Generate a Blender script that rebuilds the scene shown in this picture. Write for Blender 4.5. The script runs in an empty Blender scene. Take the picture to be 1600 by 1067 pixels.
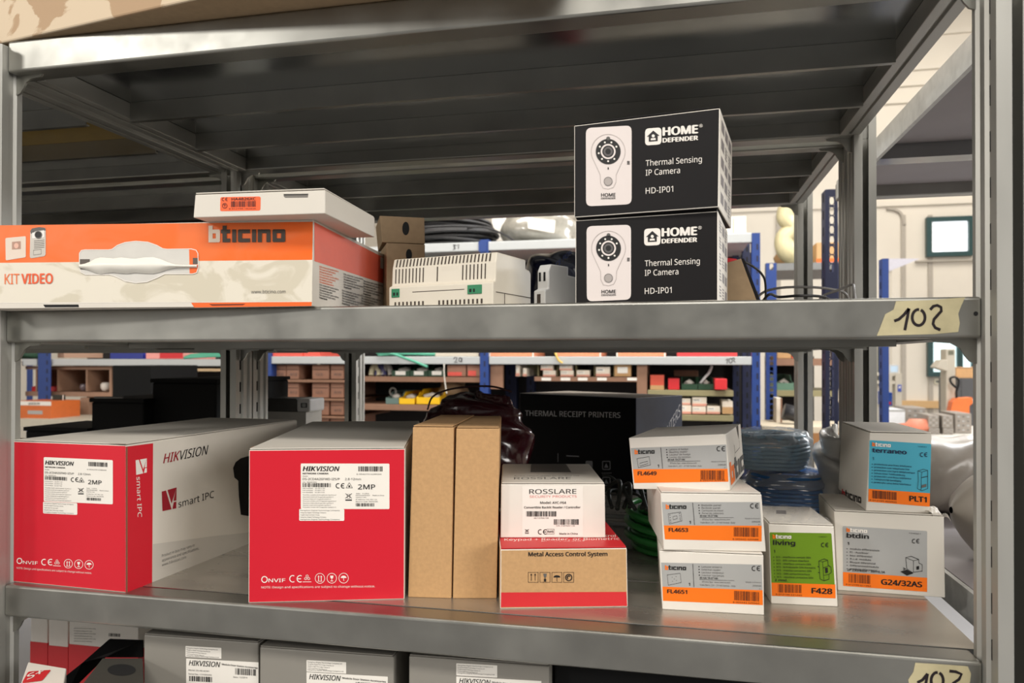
import bpy, bmesh, math, random
from mathutils import Vector as V, Matrix
random.seed(11)
sc = bpy.context.scene
COL = sc.collection

# ---------------------------------------------------------------- camera, world, lights, exposure
FPX, YAW, PITCH, ROLL, CY = 1156.72, 0.21456, 0.0070, 0.00132, 554.27      # CY: row of the lens axis in the cropped frame
CAM = V((0.0, -0.70, 1.35))
_cy, _sy = math.cos(YAW), math.sin(YAW)
_f0, _r0, _u0 = V((-_sy, _cy, 0)), V((_cy, _sy, 0)), V((0, 0, 1))
FWD = _f0 * math.cos(PITCH) + _u0 * math.sin(PITCH)
_u1 = _u0 * math.cos(PITCH) - _f0 * math.sin(PITCH)
RT = _r0 * math.cos(ROLL) + _u1 * math.sin(ROLL)
UP = _u1 * math.cos(ROLL) - _r0 * math.sin(ROLL)
cam_data = bpy.data.cameras.new('camera')
cam_data.sensor_width = 36.0
cam_data.lens = 36.0 * FPX / 1600.0
cam_data.shift_y = (CY - 533.5) / 1600.0
cam_data.clip_start = 0.02
cam_data.dof.use_dof = True
cam_data.dof.focus_distance = 0.85
cam_data.dof.aperture_fstop = 9.0
cam = bpy.data.objects.new('camera', cam_data)
COL.objects.link(cam)
cam.matrix_world = Matrix(((RT.x, UP.x, -FWD.x, CAM.x), (RT.y, UP.y, -FWD.y, CAM.y), (RT.z, UP.z, -FWD.z, CAM.z), (0, 0, 0, 1)))
sc.camera = cam

sc.view_settings.view_transform = 'Standard'
sc.view_settings.look = 'None'
sc.view_settings.gamma = 1.0
sc.view_settings.use_curve_mapping = False
sc.view_settings.exposure = -0.12

world = bpy.data.worlds.new('hall_light')
sc.world = world
world.use_nodes = True
_bg = world.node_tree.nodes['Background']
_bg.inputs[0].default_value = (1.0, 0.965, 0.92, 1)
_bg.inputs[1].default_value = 0.30

def area_light(name, loc, target, sx, sy, power, color):
    d = bpy.data.lights.new(name, 'AREA'); d.shape = 'RECTANGLE'; d.size = sx; d.size_y = sy
    d.energy = power; d.color = color
    o = bpy.data.objects.new(name, d); COL.objects.link(o)
    o.location = loc
    o.rotation_euler = (V(target) - V(loc)).to_track_quat('-Z', 'Y').to_euler()
    return o
area_light('window_daylight', (-4.2, -4.8, 3.7), (-0.3, 0, 1.5), 0.8, 0.6, 105, (1.0, 0.965, 0.91))
area_light('window_left', (-6.6, -3.2, 2.7), (-0.2, 0, 1.2), 3.0, 1.8, 75, (1.0, 0.965, 0.92))  # added soft fill from the left, no window is built there
area_light('window_right', (5.4, -3.0, 2.7), (-0.2, 0.1, 1.3), 2.6, 1.8, 225, (1.0, 0.965, 0.92))  # added fill that brightens the right-facing box sides
area_light('ceiling_lamp_front', (0.2, -3.2, 4.9), (-0.1, 0, 1.2), 3.2, 0.8, 185, (1.0, 0.955, 0.89))  # added overhead fill for the box fronts, kept out of the beams' reflections
area_light('ceiling_lamp_aisle', (-0.2, 1.9, 3.3), (-0.2, 1.75, 0.8), 3.6, 0.5, 95, (1.0, 0.96, 0.90))  # added light, hung low to reach the shelves from behind
area_light('ceiling_lamp_workshop', (3.0, 6.0, 5.5), (3.0, 6.5, 0.5), 5.0, 3.0, 230, (1.0, 0.95, 0.88))
area_light('window_back', (5.0, 7.0, 3.2), (0.1, 0.5, 1.2), 2.4, 1.4, 260, (0.96, 0.98, 1.0))  # added area light for the back windows' daylight, moved clear of the racks
area_light('skylight_aisle', (1.7, 2.6, 4.2), (1.2, 2.5, 0.0), 1.0, 1.0, 130, (0.95, 0.97, 1.0))  # added light for the bright floor patch, its source unseen

# ---------------------------------------------------------------- measuring: a point of the photograph on a known plane
def ray(u, v):
    return RT * ((u - 800.0) / FPX) + UP * ((CY - v) / FPX) + FWD
def at(u, v, X=None, Y=None, Z=None):
    D = ray(u, v)
    if Z is not None: t = (Z - CAM.z) / D.z
    elif Y is not None: t = (Y - CAM.y) / D.y
    else: t = (X - CAM.x) / D.x
    return CAM + D * t
def on_plane(u, v, P, N):
    D = ray(u, v)
    return CAM + D * ((P - CAM).dot(N) / D.dot(N))

# ---------------------------------------------------------------- materials
def lin(c):
    c = c / 255.0
    return c / 12.92 if c <= 0.04045 else ((c + 0.055) / 1.055) ** 2.4
MATS = {}
def mat(name, rgb, rough=0.6, metal=0.0, var=0.06, scale=40.0, bump=0.0, spec=0.5, rvar=0.0, stretch=(1, 1, 1), coat=0.0, emit=None, trans=0.0, alpha=1.0):
    """procedural surface: flat tint with a little noise in colour, gloss and relief"""
    if name in MATS: return MATS[name]
    m = bpy.data.materials.new(name); m.use_nodes = True
    nt = m.node_tree; b = nt.nodes['Principled BSDF']
    c = tuple(lin(x) for x in rgb)
    b.inputs['Roughness'].default_value = rough
    b.inputs['Metallic'].default_value = metal
    b.inputs['Specular IOR Level'].default_value = spec
    b.inputs['Coat Weight'].default_value = coat
    tc = nt.nodes.new('ShaderNodeTexCoord'); mp = nt.nodes.new('ShaderNodeMapping')
    mp.inputs['Scale'].default_value = stretch
    nt.links.new(tc.outputs['Object'], mp.inputs['Vector'])
    nz = nt.nodes.new('ShaderNodeTexNoise'); nz.inputs['Scale'].default_value = scale; nz.inputs['Detail'].default_value = 4
    nt.links.new(mp.outputs['Vector'], nz.inputs['Vector'])
    mx = nt.nodes.new('ShaderNodeMix'); mx.data_type = 'RGBA'
    mx.inputs[6].default_value = tuple(max(0, x * (1 - var * 2)) for x in c) + (1,)
    mx.inputs[7].default_value = tuple(min(1, x * (1 + var * 2)) for x in c) + (1,)
    nt.links.new(nz.outputs['Fac'], mx.inputs[0])
    nt.links.new(mx.outputs[2], b.inputs['Base Color'])
    if rvar:
        mr = nt.nodes.new('ShaderNodeMapRange')
        mr.inputs[1].default_value = 0.3; mr.inputs[2].default_value = 0.7
        mr.inputs[3].default_value = max(0.02, rough - rvar); mr.inputs[4].default_value = min(1, rough + rvar)
        nt.links.new(nz.outputs['Fac'], mr.inputs[0]); nt.links.new(mr.outputs[0], b.inputs['Roughness'])
    if bump:
        bp = nt.nodes.new('ShaderNodeBump'); bp.inputs['Strength'].default_value = bump; bp.inputs['Distance'].default_value = 0.002
        nt.links.new(nz.outputs['Fac'], bp.inputs['Height']); nt.links.new(bp.outputs['Normal'], b.inputs['Normal'])
    if emit:
        b.inputs['Emission Color'].default_value = tuple(lin(x) for x in emit[:3]) + (1,); b.inputs['Emission Strength'].default_value = emit[3]
    if trans: b.inputs['Transmission Weight'].default_value = trans
    if alpha < 1: b.inputs['Alpha'].default_value = alpha
    MATS[name] = m
    return m

STEEL = mat('galvanised_steel', (158, 157, 151), 0.38, 0.92, 0.10, 18, 0.03, rvar=0.08)
STEEL_POST = mat('galvanised_upright_steel', (176, 175, 169), 0.42, 0.62, 0.08, 14, 0.03, rvar=0.08, stretch=(1, 1, .25))
STEEL_BRIGHT = mat('bright_galvanised_steel', (206, 206, 202), 0.5, 0.4, 0.12, 60, 0.05)
STEEL_TOP = mat('galvanised_shelf_plate', (176, 170, 160), 0.30, 0.72, 0.16, 9, 0.05, rvar=0.12, stretch=(1, 3, 1))
STEEL_SHADED = mat('galvanised_panel_underside', (150, 152, 152), 0.20, 0.96, 0.08, 14, 0.02, rvar=0.06)  # same steel as the plate tops, a darker copy for the shaded underside
DARK = mat('dark_recess', (14, 14, 15), 0.8)
WHITE = mat('white_card', (228, 222, 212), 0.55, var=0.02)
GREYWHITE = mat('matt_white_card', (214, 208, 197), 0.6, var=0.03, scale=15)
KRAFT = mat('kraft_card', (190, 150, 104), 0.8, var=0.08, scale=260, bump=0.05)
KRAFT_D = mat('dull_kraft_card', (158, 134, 104), 0.8, var=0.08, scale=120)
RED = mat('red_printed_card', (206, 24, 44), 0.38, var=0.03, scale=8)
RED2 = mat('red_band_ink', (206, 40, 46), 0.5, var=0.03)
ORANGE = mat('orange_ink', (247, 118, 8), 0.5, var=0.02)
ORANGE2 = mat('orange_printed_card', (238, 104, 40), 0.4, var=0.08, scale=10)
LGREY = mat('label_grey_ink', (168, 168, 166), 0.5, var=0.02)
BLACK = mat('black_ink', (22, 20, 20), 0.5, var=0.02)
GREYINK = mat('grey_ink', (95, 93, 90), 0.6, var=0.02)
WHITEINK = mat('white_ink', (236, 230, 222), 0.5, var=0.02)
BLACKCARD = mat('black_printed_card', (22, 20, 21), 0.5, var=0.05, spec=0.22)
GREEN = mat('green_ink', (104, 140, 12), 0.5, var=0.02)
CYAN = mat('cyan_ink', (70, 166, 190), 0.5, var=0.02)
STICKER = mat('white_sticker_paper', (236, 231, 222), 0.5, var=0.015)

# ---------------------------------------------------------------- mesh building
BASE = {}
class MB:
    def __init__(s): s.v = []; s.f = []; s.m = []; s.s = []; s.mats = []
    def mi(s, m):
        if m not in s.mats: s.mats.append(m)
        return s.mats.index(m)
    def face(s, pts, m, smooth=False):
        i = len(s.v); s.v += [V(p) for p in pts]; s.f.append(tuple(range(i, i + len(pts)))); s.m.append(s.mi(m)); s.s.append(smooth)
        return s
    def mesh(s, verts, faces, m, smooth=False):
        i = len(s.v); s.v += [V(p) for p in verts]; k = s.mi(m)
        for f in faces: s.f.append(tuple(j + i for j in f)); s.m.append(k); s.s.append(smooth)
        return s
    def hexa(s, p, m):
        """p: 8 points, bottom ring 0-3 (front left, front right, back right, back left), top ring 4-7; m: one material or six (front, right, back, left, top, bottom)"""
        ms = m if isinstance(m, (list, tuple)) else [m] * 6
        i = len(s.v); s.v += [V(q) for q in p]
        for f, mm in zip(((0, 1, 5, 4), (1, 2, 6, 5), (2, 3, 7, 6), (3, 0, 4, 7), (4, 5, 6, 7), (3, 2, 1, 0)), ms):
            s.f.append(tuple(j + i for j in f)); s.m.append(s.mi(mm)); s.s.append(False)
        return s
    def box(s, a, b, m):
        x0, y0, z0 = a; x1, y1, z1 = b
        return s.hexa([(x0, y0, z0), (x1, y0, z0), (x1, y1, z0), (x0, y1, z0), (x0, y0, z1), (x1, y0, z1), (x1, y1, z1), (x0, y1, z1)], m)
    def obox(s, O, ux, uy, uz, m):
        O, ux, uy, uz = V(O), V(ux), V(uy), V(uz)
        return s.hexa([O, O + ux, O + ux + uy, O + uy, O + uz, O + ux + uz, O + ux + uy + uz, O + uy + uz], m)
    def prism(s, outline, A, B, S, T, m, smooth=False):
        """outline of (s,t) swept from origin A to origin B; S,T the section's axes"""
        S, T = V(S), V(T); n = len(outline)
        i = len(s.v)
        for O in (V(A), V(B)): s.v += [O + S * a + T * b for a, b in outline]
        k = s.mi(m)
        for j in range(n):
            s.f.append((i + j, i + (j + 1) % n, i + n + (j + 1) % n, i + n + j)); s.m.append(k); s.s.append(smooth)
        s.f.append(tuple(i + j for j in reversed(range(n)))); s.m.append(k); s.s.append(False)
        s.f.append(tuple(i + n + j for j in range(n))); s.m.append(k); s.s.append(False)
        return s
    def tube(s, path, r, m, n=8, closed=False, cap=True):
        path = [V(p) for p in path]; L = len(path); i0 = len(s.v); k = s.mi(m); ref = None
        for j, p in enumerate(path):
            a = path[j - 1] if (j or closed) else p
            b = path[(j + 1) % L] if (j < L - 1 or closed) else p
            t = (b - a).normalized()
            if ref is None: ref = t.orthogonal().normalized()
            ref = (ref - t * ref.dot(t)).normalized(); q = t.cross(ref)
            rr = r[j] if isinstance(r, (list, tuple)) else r
            s.v += [p + (ref * math.cos(2 * math.pi * h / n) + q * math.sin(2 * math.pi * h / n)) * rr for h in range(n)]
        for j in range(L if closed else L - 1):
            a, b = i0 + j * n, i0 + ((j + 1) % L) * n
            for h in range(n):
                s.f.append((a + h, a + (h + 1) % n, b + (h + 1) % n, b + h)); s.m.append(k); s.s.append(True)
        if cap and not closed:
            s.f.append(tuple(i0 + h for h in reversed(range(n)))); s.m.append(k); s.s.append(False)
            s.f.append(tuple(i0 + (L - 1) * n + h for h in range(n))); s.m.append(k); s.s.append(False)
        return s
    def lathe(s, prof, O, m, n=24, ax=V((0, 0, 1)), e1=V((1, 0, 0)), smooth=True):
        O = V(O); e2 = ax.cross(e1); i0 = len(s.v); k = s.mi(m); L = len(prof)
        for r, z in prof:
            s.v += [O + ax * z + (e1 * math.cos(2 * math.pi * h / n) + e2 * math.sin(2 * math.pi * h / n)) * r for h in range(n)]
        for j in range(L - 1):
            for h in range(n):
                s.f.append((i0 + j * n + h, i0 + j * n + (h + 1) % n, i0 + (j + 1) * n + (h + 1) % n, i0 + (j + 1) * n + h)); s.m.append(k); s.s.append(smooth)
        return s
    def grid(s, P, nu, nv, m, smooth=True):
        i0 = len(s.v); k = s.mi(m)
        for a in range(nu + 1):
            for b in range(nv + 1): s.v.append(V(P(a / nu, b / nv)))
        for a in range(nu):
            for b in range(nv):
                q = i0 + a * (nv + 1) + b
                s.f.append((q, q + nv + 1, q + nv + 2, q + 1)); s.m.append(k); s.s.append(smooth)
        return s
    def build(s, name, parent=None, bevel=0.0, seg=2, base=None, bmat=-1):
        bs = BASE.get(parent.as_pointer(), V((0, 0, 0))) if parent else (V(base) if base is not None else V((0, 0, 0)))
        me = bpy.data.meshes.new(name)
        me.from_pydata([p - bs for p in s.v], [], s.f)
        for m in s.mats: me.materials.append(m)
        me.polygons.foreach_set('material_index', s.m); me.polygons.foreach_set('use_smooth', s.s)
        if bevel:
            bm = bmesh.new(); bm.from_mesh(me)
            bmesh.ops.remove_doubles(bm, verts=bm.verts, dist=1e-6)
            bmesh.ops.recalc_face_normals(bm, faces=bm.faces)
            ed = [e for e in bm.edges if len(e.link_faces) == 2 and e.calc_face_angle(0) > 0.5]
            bmesh.ops.bevel(bm, geom=ed, offset=bevel, segments=seg, profile=0.5, affect='EDGES', clamp_overlap=True, material=bmat)
            bm.to_mesh(me); bm.free()
        me.update()
        o = bpy.data.objects.new(name, me); COL.objects.link(o)
        if parent: o.parent = parent
        else: o.location = bs
        BASE[o.as_pointer()] = bs
        return o

def tag(o, label=None, cat=None, group=None, kind=None):
    for k, v in (('label', label), ('category', cat), ('group', group), ('kind', kind)):
        if v: o[k] = v
    return o
def thing(name, label, cat, loc, group=None):
    o = bpy.data.objects.new(name, None); COL.objects.link(o); o.empty_display_size = 0.05
    o.location = loc; BASE[o.as_pointer()] = V(loc)
    return tag(o, label, cat, group)
def part(name, mb, parent, label=None, bevel=0.0, seg=2, bmat=-1):
    o = mb.build(name, parent, bevel, seg, bmat=bmat)
    if label: o['label'] = label
    return o

# ---------------------------------------------------------------- printing on a face
GL = {}
try: FONT = bpy.data.fonts.load(bpy.utils.resource_path('LOCAL') + '/datafiles/fonts/NotoSansHebrew-Regular.woff2')     # Blender's own interface typeface
except Exception: FONT = None
CAPH = [0.0]
def _outline(s, res):
    cu = bpy.data.curves.new('lettering', 'FONT'); cu.body = s; cu.size = 1; cu.resolution_u = res
    if FONT: cu.font = FONT
    o = bpy.data.objects.new('lettering', cu); COL.objects.link(o)
    me = bpy.data.meshes.new_from_object(o.evaluated_get(bpy.context.evaluated_depsgraph_get()))
    r = [(v.co.x, v.co.y) for v in me.vertices], [tuple(p.vertices) for p in me.polygons]
    bpy.data.objects.remove(o); bpy.data.curves.remove(cu); bpy.data.meshes.remove(me)
    return r
def glyphs(s, bold=0.0, res=2):
    """outline of a word, widths 0-1 and capitals 0-1; bold strikes it several times a little apart"""
    k = (s, bold, res)
    if not CAPH[0]: CAPH[0] = max(v[1] for v in _outline('H', 2)[0])
    if k not in GL:
        vs, fs = _outline(s, res); n = len(vs); b = bold
        off = [(0, 0)] + ([(-b, 0), (b, 0), (0, b * .5), (0, -b * .5)] if b else [])
        V2 = [(x + dx, y + dy) for dx, dy in off for x, y in vs]; F2 = [tuple(i + q * n for i in f) for q in range(len(off)) for f in fs]
        x0 = min(v[0] for v in V2); x1 = max(v[0] for v in V2)
        GL[k] = ([((x - x0) / (x1 - x0), (y + b * .5) / (CAPH[0] + b)) for x, y in V2], F2, (x1 - x0) / CAPH[0])
    return GL[k]

class Face:
    """a flat face with an origin and a unit normal that points out of it"""
    def __init__(s, O, N): s.O, s.N = V(O), V(N).normalized()
    def p(s, uv, lay=1): return on_plane(uv[0], uv[1], s.O, s.N) + s.N * (0.00018 * lay)
class Quad:
    """a flat face addressed by fractions of its width and of its height from the top"""
    def __init__(s, TL, TR, BR, BL): s.c = [V(q) for q in (TL, TR, BR, BL)]; s.N = (s.c[2] - s.c[0]).cross(s.c[1] - s.c[3]).normalized()
    def p(s, uv, lay=1):
        a, b = uv; c = s.c
        return (c[0] * (1 - a) + c[1] * a) * (1 - b) + (c[3] * (1 - a) + c[2] * a) * b + s.N * (0.00018 * lay)
class Print:
    def __init__(s, face, lay=1): s.f, s.lay, s.mb = face, lay, MB()
    def poly(s, pts, m, lay=None):
        s.mb.face([s.f.p(q, lay or s.lay) for q in pts], m); return s
    def rect(s, x0, y0, x1, y1, m, lay=None): return s.poly([(x0, y0), (x1, y0), (x1, y1), (x0, y1)], m, lay)
    def quad(s, TL, TR, BR, BL, m, r=0, lay=None):
        if r:
            P = [V(q).to_2d() for q in (TL, TR, BR, BL)]; out = []
            for i in range(4):
                c, a, b = P[i], P[i - 1], P[(i + 1) % 4]
                da, db = (a - c).normalized() * r, (b - c).normalized() * r
                for h in range(5):
                    t = h / 4; out.append(tuple((c + da) * (1 - t) ** 2 + c * 2 * t * (1 - t) + (c + db) * t * t))
            return s.poly(out, m, lay)
        return s.poly([TL, TR, BR, BL], m, lay)
    def text(s, txt, A, B, cap, m, bold=0.0, shear=0.0, lay=None, up=None):
        """txt with its baseline from A to B, capitals cap tall (photo pixels measured on this face)"""
        vs, fs, asp = glyphs(txt, bold)
        A2, B2 = V(A).to_2d(), V(B).to_2d(); d = B2 - A2; L = d.length
        u = V((up[0], up[1])) if up else V((0.0, -1.0))
        pts = [A2 + d * x + u * (cap * y) + d / L * (shear * cap * y) for x, y in vs]
        n = len(vs) // 5 if bold else len(vs)
        s.mb.mesh([s.f.p(q, (lay or s.lay + 1) + .12 * (i // n)) for i, q in enumerate(pts)], fs, m); return s
    def bars(s, A, B, h, m, n=40, seed=1, lay=None):
        rnd = random.Random(seed); A2, B2 = V(A).to_2d(), V(B).to_2d(); d = B2 - A2
        x = 0.0; dn = V((0, h))
        ws = [rnd.choice((1, 1, 2, 3)) for _ in range(n)]; T = sum(ws)
        for i, w in enumerate(ws):
            if i % 2 == 0:
                a = A2 + d * (x / T); b = A2 + d * ((x + w) / T)
                s.poly([a, b, b + dn, a + dn], m, lay or s.lay + 1)
            x += w
        return s
    def stroke(s, pts, w, m, lay=None, closed=False):
        P = [V(q).to_2d() for q in pts]; n = len(P); Ls = []; Rs = []
        for i in range(n):
            a = P[i - 1] if (i or closed) else P[i]; b = P[(i + 1) % n] if (i < n - 1 or closed) else P[i]
            t = (b - a).normalized(); q = V((-t.y, t.x)) * (w / 2); Ls.append(P[i] + q); Rs.append(P[i] - q)
        vs = [s.f.p(q, lay or s.lay + 1) for q in Ls + Rs]
        s.mb.mesh(vs, [(i, (i + 1) % n, n + (i + 1) % n, n + i) for i in range(n if closed else n - 1)], m); return s
    def ring(s, c, rx, ry, w, m, lay=None, n=28):
        return s.stroke([(c[0] + rx * math.cos(2 * math.pi * i / n), c[1] + ry * math.sin(2 * math.pi * i / n)) for i in range(n)], w, m, lay, True)
    def disc(s, c, rx, ry, m, lay=None, n=24):
        return s.poly([(c[0] + rx * math.cos(2 * math.pi * i / n), c[1] + ry * math.sin(2 * math.pi * i / n)) for i in range(n)], m, lay or s.lay + 1)
    def ce(s, x, y, h, m, lay=None, w=None):
        """the CE mark, left edge x, top y, height h"""
        r = h / 2; w = w or h * 0.16
        for k in (0, 1):
            cx = x + r + k * h * 1.05
            s.stroke([(cx + r * 0.9 * math.cos(math.radians(a)) * 0.95, y + r + r * 0.92 * math.sin(math.radians(a))) for a in range(60, 301, 16)], w, m, lay)
        cx = x + r + h * 1.05
        s.stroke([(cx - r * .8, y + r), (cx + r * .25, y + r)], w, m, lay); return s
    def build(s, name, parent, label=None): return part(name, s.mb, parent, label)

class Carton:
    """a carton whose front lower edge runs BL-BR on the surface at height z and whose upper corners show at TL, TR"""
    def __init__(s, name, label, cat, BL, BR, TL, TR, z, depth, mats, group=None, back=None, h=None, bevel=0.0008, body='body', yaw=None, level=True, pts=None):
        if pts: a, b, tl, tr = [V(q) for q in pts]
        else: a, b = at(*BL, Z=z), at(*BR, Z=z)
        if yaw is not None:
            s.ux = V((math.cos(math.radians(yaw)), math.sin(math.radians(yaw)), 0)); s.uy = V((-s.ux.y, s.ux.x, 0)); N = -s.uy
            a = on_plane(*BL, b, N); tl, tr = on_plane(*TL, b, N), on_plane(*TR, b, N)
            if level: a.z = z; tl.z = tr.z = (tl.z + tr.z) / 2
            zt = (tl.z + tr.z) / 2
        else:
            s.ux = (b - a).normalized(); s.uy = V((-s.ux.y, s.ux.x, 0)); N = -s.uy
            if not pts:
                tl, tr = on_plane(*TL, a, N), on_plane(*TR, a, N)
                tl.z = tr.z = (tl.z + tr.z) / 2 if h is None else z + h
            zt = (tl.z + tr.z) / 2
        s.zt = zt; s.z = z; s.depth = depth
        d = s.uy * depth
        s.P = [a, b, b + d, a + d, tl, tr, tr + d, tl + d]
        s.thing = thing(name, label, cat, (((a + b) / 2 + d / 2).x, ((a + b) / 2 + d / 2).y, z), group)
        mb = MB().hexa(s.P, mats)
        s.body = part(body, mb, s.thing, bevel=bevel, bmat=mb.mi(mats[1]) if isinstance(mats, list) else 0)
        s.front = Face(a, N); s.right = Face(b, ((b + d) - b).cross(tr - b)); s.left = Face(a, -((a + d) - a).cross(tl - a)); s.top = Face(tl, (0, 0, 1)); P = s.P; s.rightq = Quad(P[5], P[6], P[2], P[1])
    def flap(s, m, gap=0.0012, inset=0.001, lip=0.0, name='lid_flap', split=None):
        """closing flap: a thin sheet on top, its front edge a little proud of the seam"""
        P = s.P; up = V((0, 0, 1)); i = inset
        q = [P[4] + s.ux * i - s.uy * lip, P[5] - s.ux * i - s.uy * lip, P[6] - s.ux * i - s.uy * i, P[7] + s.ux * i - s.uy * i]
        lift = [.0009, .0009, .0002, .0002]
        mb = MB().hexa([p + up * l for p, l in zip(q, lift)] + [p + up * (l + .0009) for p, l in zip(q, lift)], m)
        return part(name, mb, s.thing)

ZT, ZM, ZL, ZB = 1.7126, 1.4047, 1.0940, 0.785      # shelf surfaces
XL, XR, BH = -0.7420, 0.2565, 0.03555                # post inner faces, beam height
YD = 0.482                                          # depth of one shelving unit
#--RACKS--

def splash_mat(name, base, pale, scale, lo, hi, rough=.6, zs=1.4, dist=.8):
    m = mat(name, base, rough, var=.03, scale=10)
    nt = m.node_tree; b = nt.nodes['Principled BSDF']
    tc = nt.nodes.new('ShaderNodeTexCoord'); mp = nt.nodes.new('ShaderNodeMapping'); mp.inputs['Scale'].default_value = (1, 1, zs)
    nz = nt.nodes.new('ShaderNodeTexNoise'); nz.inputs['Scale'].default_value = scale; nz.inputs['Detail'].default_value = 6; nz.inputs['Distortion'].default_value = dist
    cr = nt.nodes.new('ShaderNodeValToRGB'); cr.color_ramp.elements[0].position = lo; cr.color_ramp.elements[1].position = hi
    mx = nt.nodes.new('ShaderNodeMix'); mx.data_type = 'RGBA'
    mx.inputs[6].default_value = tuple(lin(x) for x in base) + (1,); mx.inputs[7].default_value = tuple(lin(x) for x in pale) + (1,)
    nt.links.new(tc.outputs['Object'], mp.inputs[0]); nt.links.new(mp.outputs[0], nz.inputs['Vector']); nt.links.new(nz.outputs['Fac'], cr.inputs[0]); nt.links.new(cr.outputs[0], mx.inputs[0]); nt.links.new(mx.outputs[2], b.inputs['Base Color'])
    return m
# ---------------------------------------------------------------- steel shelving units
def post_mesh(x, sgn, y, fs, ztop=1.707):
    """lipped channel upright; sgn +1: body lies to +x of the inner face; fs +1: open lips face -y"""
    pl = [(0, -.03), (0, -.019), (.0028, -.0165), (.0028, -.009), (0, -.0065), (0, .002), (.0028, .0045), (.0028, .0105), (0, .013), (0, .02),
          (.03, .02), (.03, -.03), (.0195, -.03), (.0195, -.0285), (.0285, -.0285), (.0285, .0185), (.0046, .0185), (.0046, -.0285), (.0115, -.0285), (.0115, -.03)]
    mb = MB().prism(pl, (x, y, 0), (x, y, ztop), (sgn, 0, 0), (0, fs, 0), STEEL_POST)
    z = 0.10
    while z < ztop - 0.05:                              # hook slots in the grooves of the inner face
        for yy in (-.0128,):
            mb.box((x + sgn * .0020, y + fs * yy - .0016, z), (x + sgn * .0027, y + fs * yy + .0016, z + .017), DARK)
        z += 0.0385
    return mb
def bracket(x, sgn, y, z):
    """curved hook plate under a beam's end, reaching inward from the upright's face"""
    o = [(0, .004), (.034, .004), (.036, 0), (.033, -.003), (.020, -.004), (.013, -.008), (.009, -.015), (.005, -.020), (0, -.022)]
    return MB().prism(o, (x, y, z), (x, y + .0025, z), (-sgn, 0, 0), (0, 0, 1), STEEL)
def shelf_parts(root, x0, x1, y0, dep, zt, panels=3, tint=None):
    """one shelf: plate panels (the part itself), beams, rails, stiffeners and brackets below it"""
    zb = zt - BH
    mb = MB(); n = panels; a, b = y0 + .030, y0 + dep - .030
    for i in range(n):
        ya, yb = a + (b - a) * i / n, a + (b - a) * (i + 1) / n
        u = tint if tint and i == 1 else STEEL_SHADED
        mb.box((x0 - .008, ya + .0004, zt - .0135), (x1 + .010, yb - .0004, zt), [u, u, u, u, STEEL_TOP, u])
    s = part('shelf', mb, root, bevel=0.0006, seg=1)
    part('shelf_beam', MB().box((x0, y0, zb), (x1, y0 + .0298, zt), STEEL), s, bevel=0.0028, seg=3)
    part('shelf_beam', MB().box((x0, y0 + dep - .0298, zb), (x1, y0 + dep, zt), STEEL), s, bevel=0.0028, seg=3)
    for sg, x in ((-1, x0), (1, x1)):
        zz = zt - .0137
        o = [(-.020, zz), (-.020, zb), (-.009, zb), (-.009, zb + .004), (-.005, zb + .004), (-.005, zb), (.008, zb), (.008, zz)]
        part('side_rail', MB().prism(o, (x, y0 + .031, 0), (x, y0 + dep - .031, 0), (sg, 0, 0), (0, 0, 1), STEEL_POST), s, bevel=0.0005, seg=1)
        for y in (y0 + .012, y0 + dep - .0145):
            part('hook_bracket', bracket(x, sg, y, zb), s)
    for i in range(1, n):
        yy = a + (b - a) * i / n
        part('stiffener', MB().prism([(-.001, 0), (-.001, -.026), (.006, -.026), (.006, -.024), (.0008, -.024), (.0008, 0)], (x0 + .021, yy, zt - .0137), (x1 - .021, yy, zt - .0137), (0, 1, 0), (0, 0, 1), STEEL), s)
    return s
def unit(label, x0, x1, y0, dep, levels, posts, panels=3, name='shelving_unit', tint=None):
    t = thing(name, label, 'shelving', ((x0 + x1) / 2, y0 + dep / 2, 0), None)
    for (x, sg, y, fs) in posts:
        o = part('upright_post', post_mesh(x, sg, y, fs), t)
        if y > y0 + .1:
            for z in levels:          # notched connector plates in the open channel below each shelf
                w = [(.0052, -.002), (.0245, -.002), (.0245, -.018), (.0215, -.021), (.0215, -.026), (.0245, -.029), (.0245, -.040), (.0052, -.040), (.0052, -.029), (.0082, -.026), (.0082, -.021), (.0052, -.018)]
                part('connector_plate', MB().prism(w, (x, y - .024, z), (x, y - .0225, z), (sg, 0, 0), (0, 0, 1), STEEL), o)
    return t, [shelf_parts(t, x0, x1, y0, dep, z, panels, tint if z == ZT else None) for z in levels]

Y2 = 0.508; D2 = 0.455
rack, shelves = unit('galvanised steel shelving unit in front, its beams taped with handwritten numbers', XL, XR, 0.0, YD, (ZT, ZM, ZL, ZB),
                     [(XL, -1, 0, 1), (XR, 1, 0, 1), (XL, -1, YD + .002, 1), (XR, 1, YD + .002, 1)])
rack2, shelves2 = unit('galvanised steel shelving unit standing back to back behind the front one', XL, XR, Y2, D2, (ZT, ZM, ZL, ZB),
                     [(XL, -1, Y2 + .03, 1), (XR, 1, Y2 + .03, 1), (XL, -1, Y2 + D2 + .02, 1), (XR, 1, Y2 + D2 + .02, 1)])
SX = 1.027
rack3, shelves3 = unit('galvanised steel shelving unit with dark shelf undersides, seen through the left upright', XL - SX, XR - SX, 0.0, YD, (ZT, ZM, ZL),
                     [(XL - SX, -1, 0, 1), (XL - SX, -1, YD + .002, 1)], tint=mat('mustard_shelf_plate', (150, 122, 44), .35, .3, var=.1))  # gold reflection under the shelf, painted into one panel's colour
rack4, shelves4 = unit('galvanised steel shelving unit with brownish shelf undersides behind the left neighbour', XL - SX, XR - SX, Y2, D2, (ZT, ZM, ZL),
                     [(XL - SX, -1, Y2 + .03, 1), (XL - SX, -1, Y2 + D2 + .02, 1)])

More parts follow.
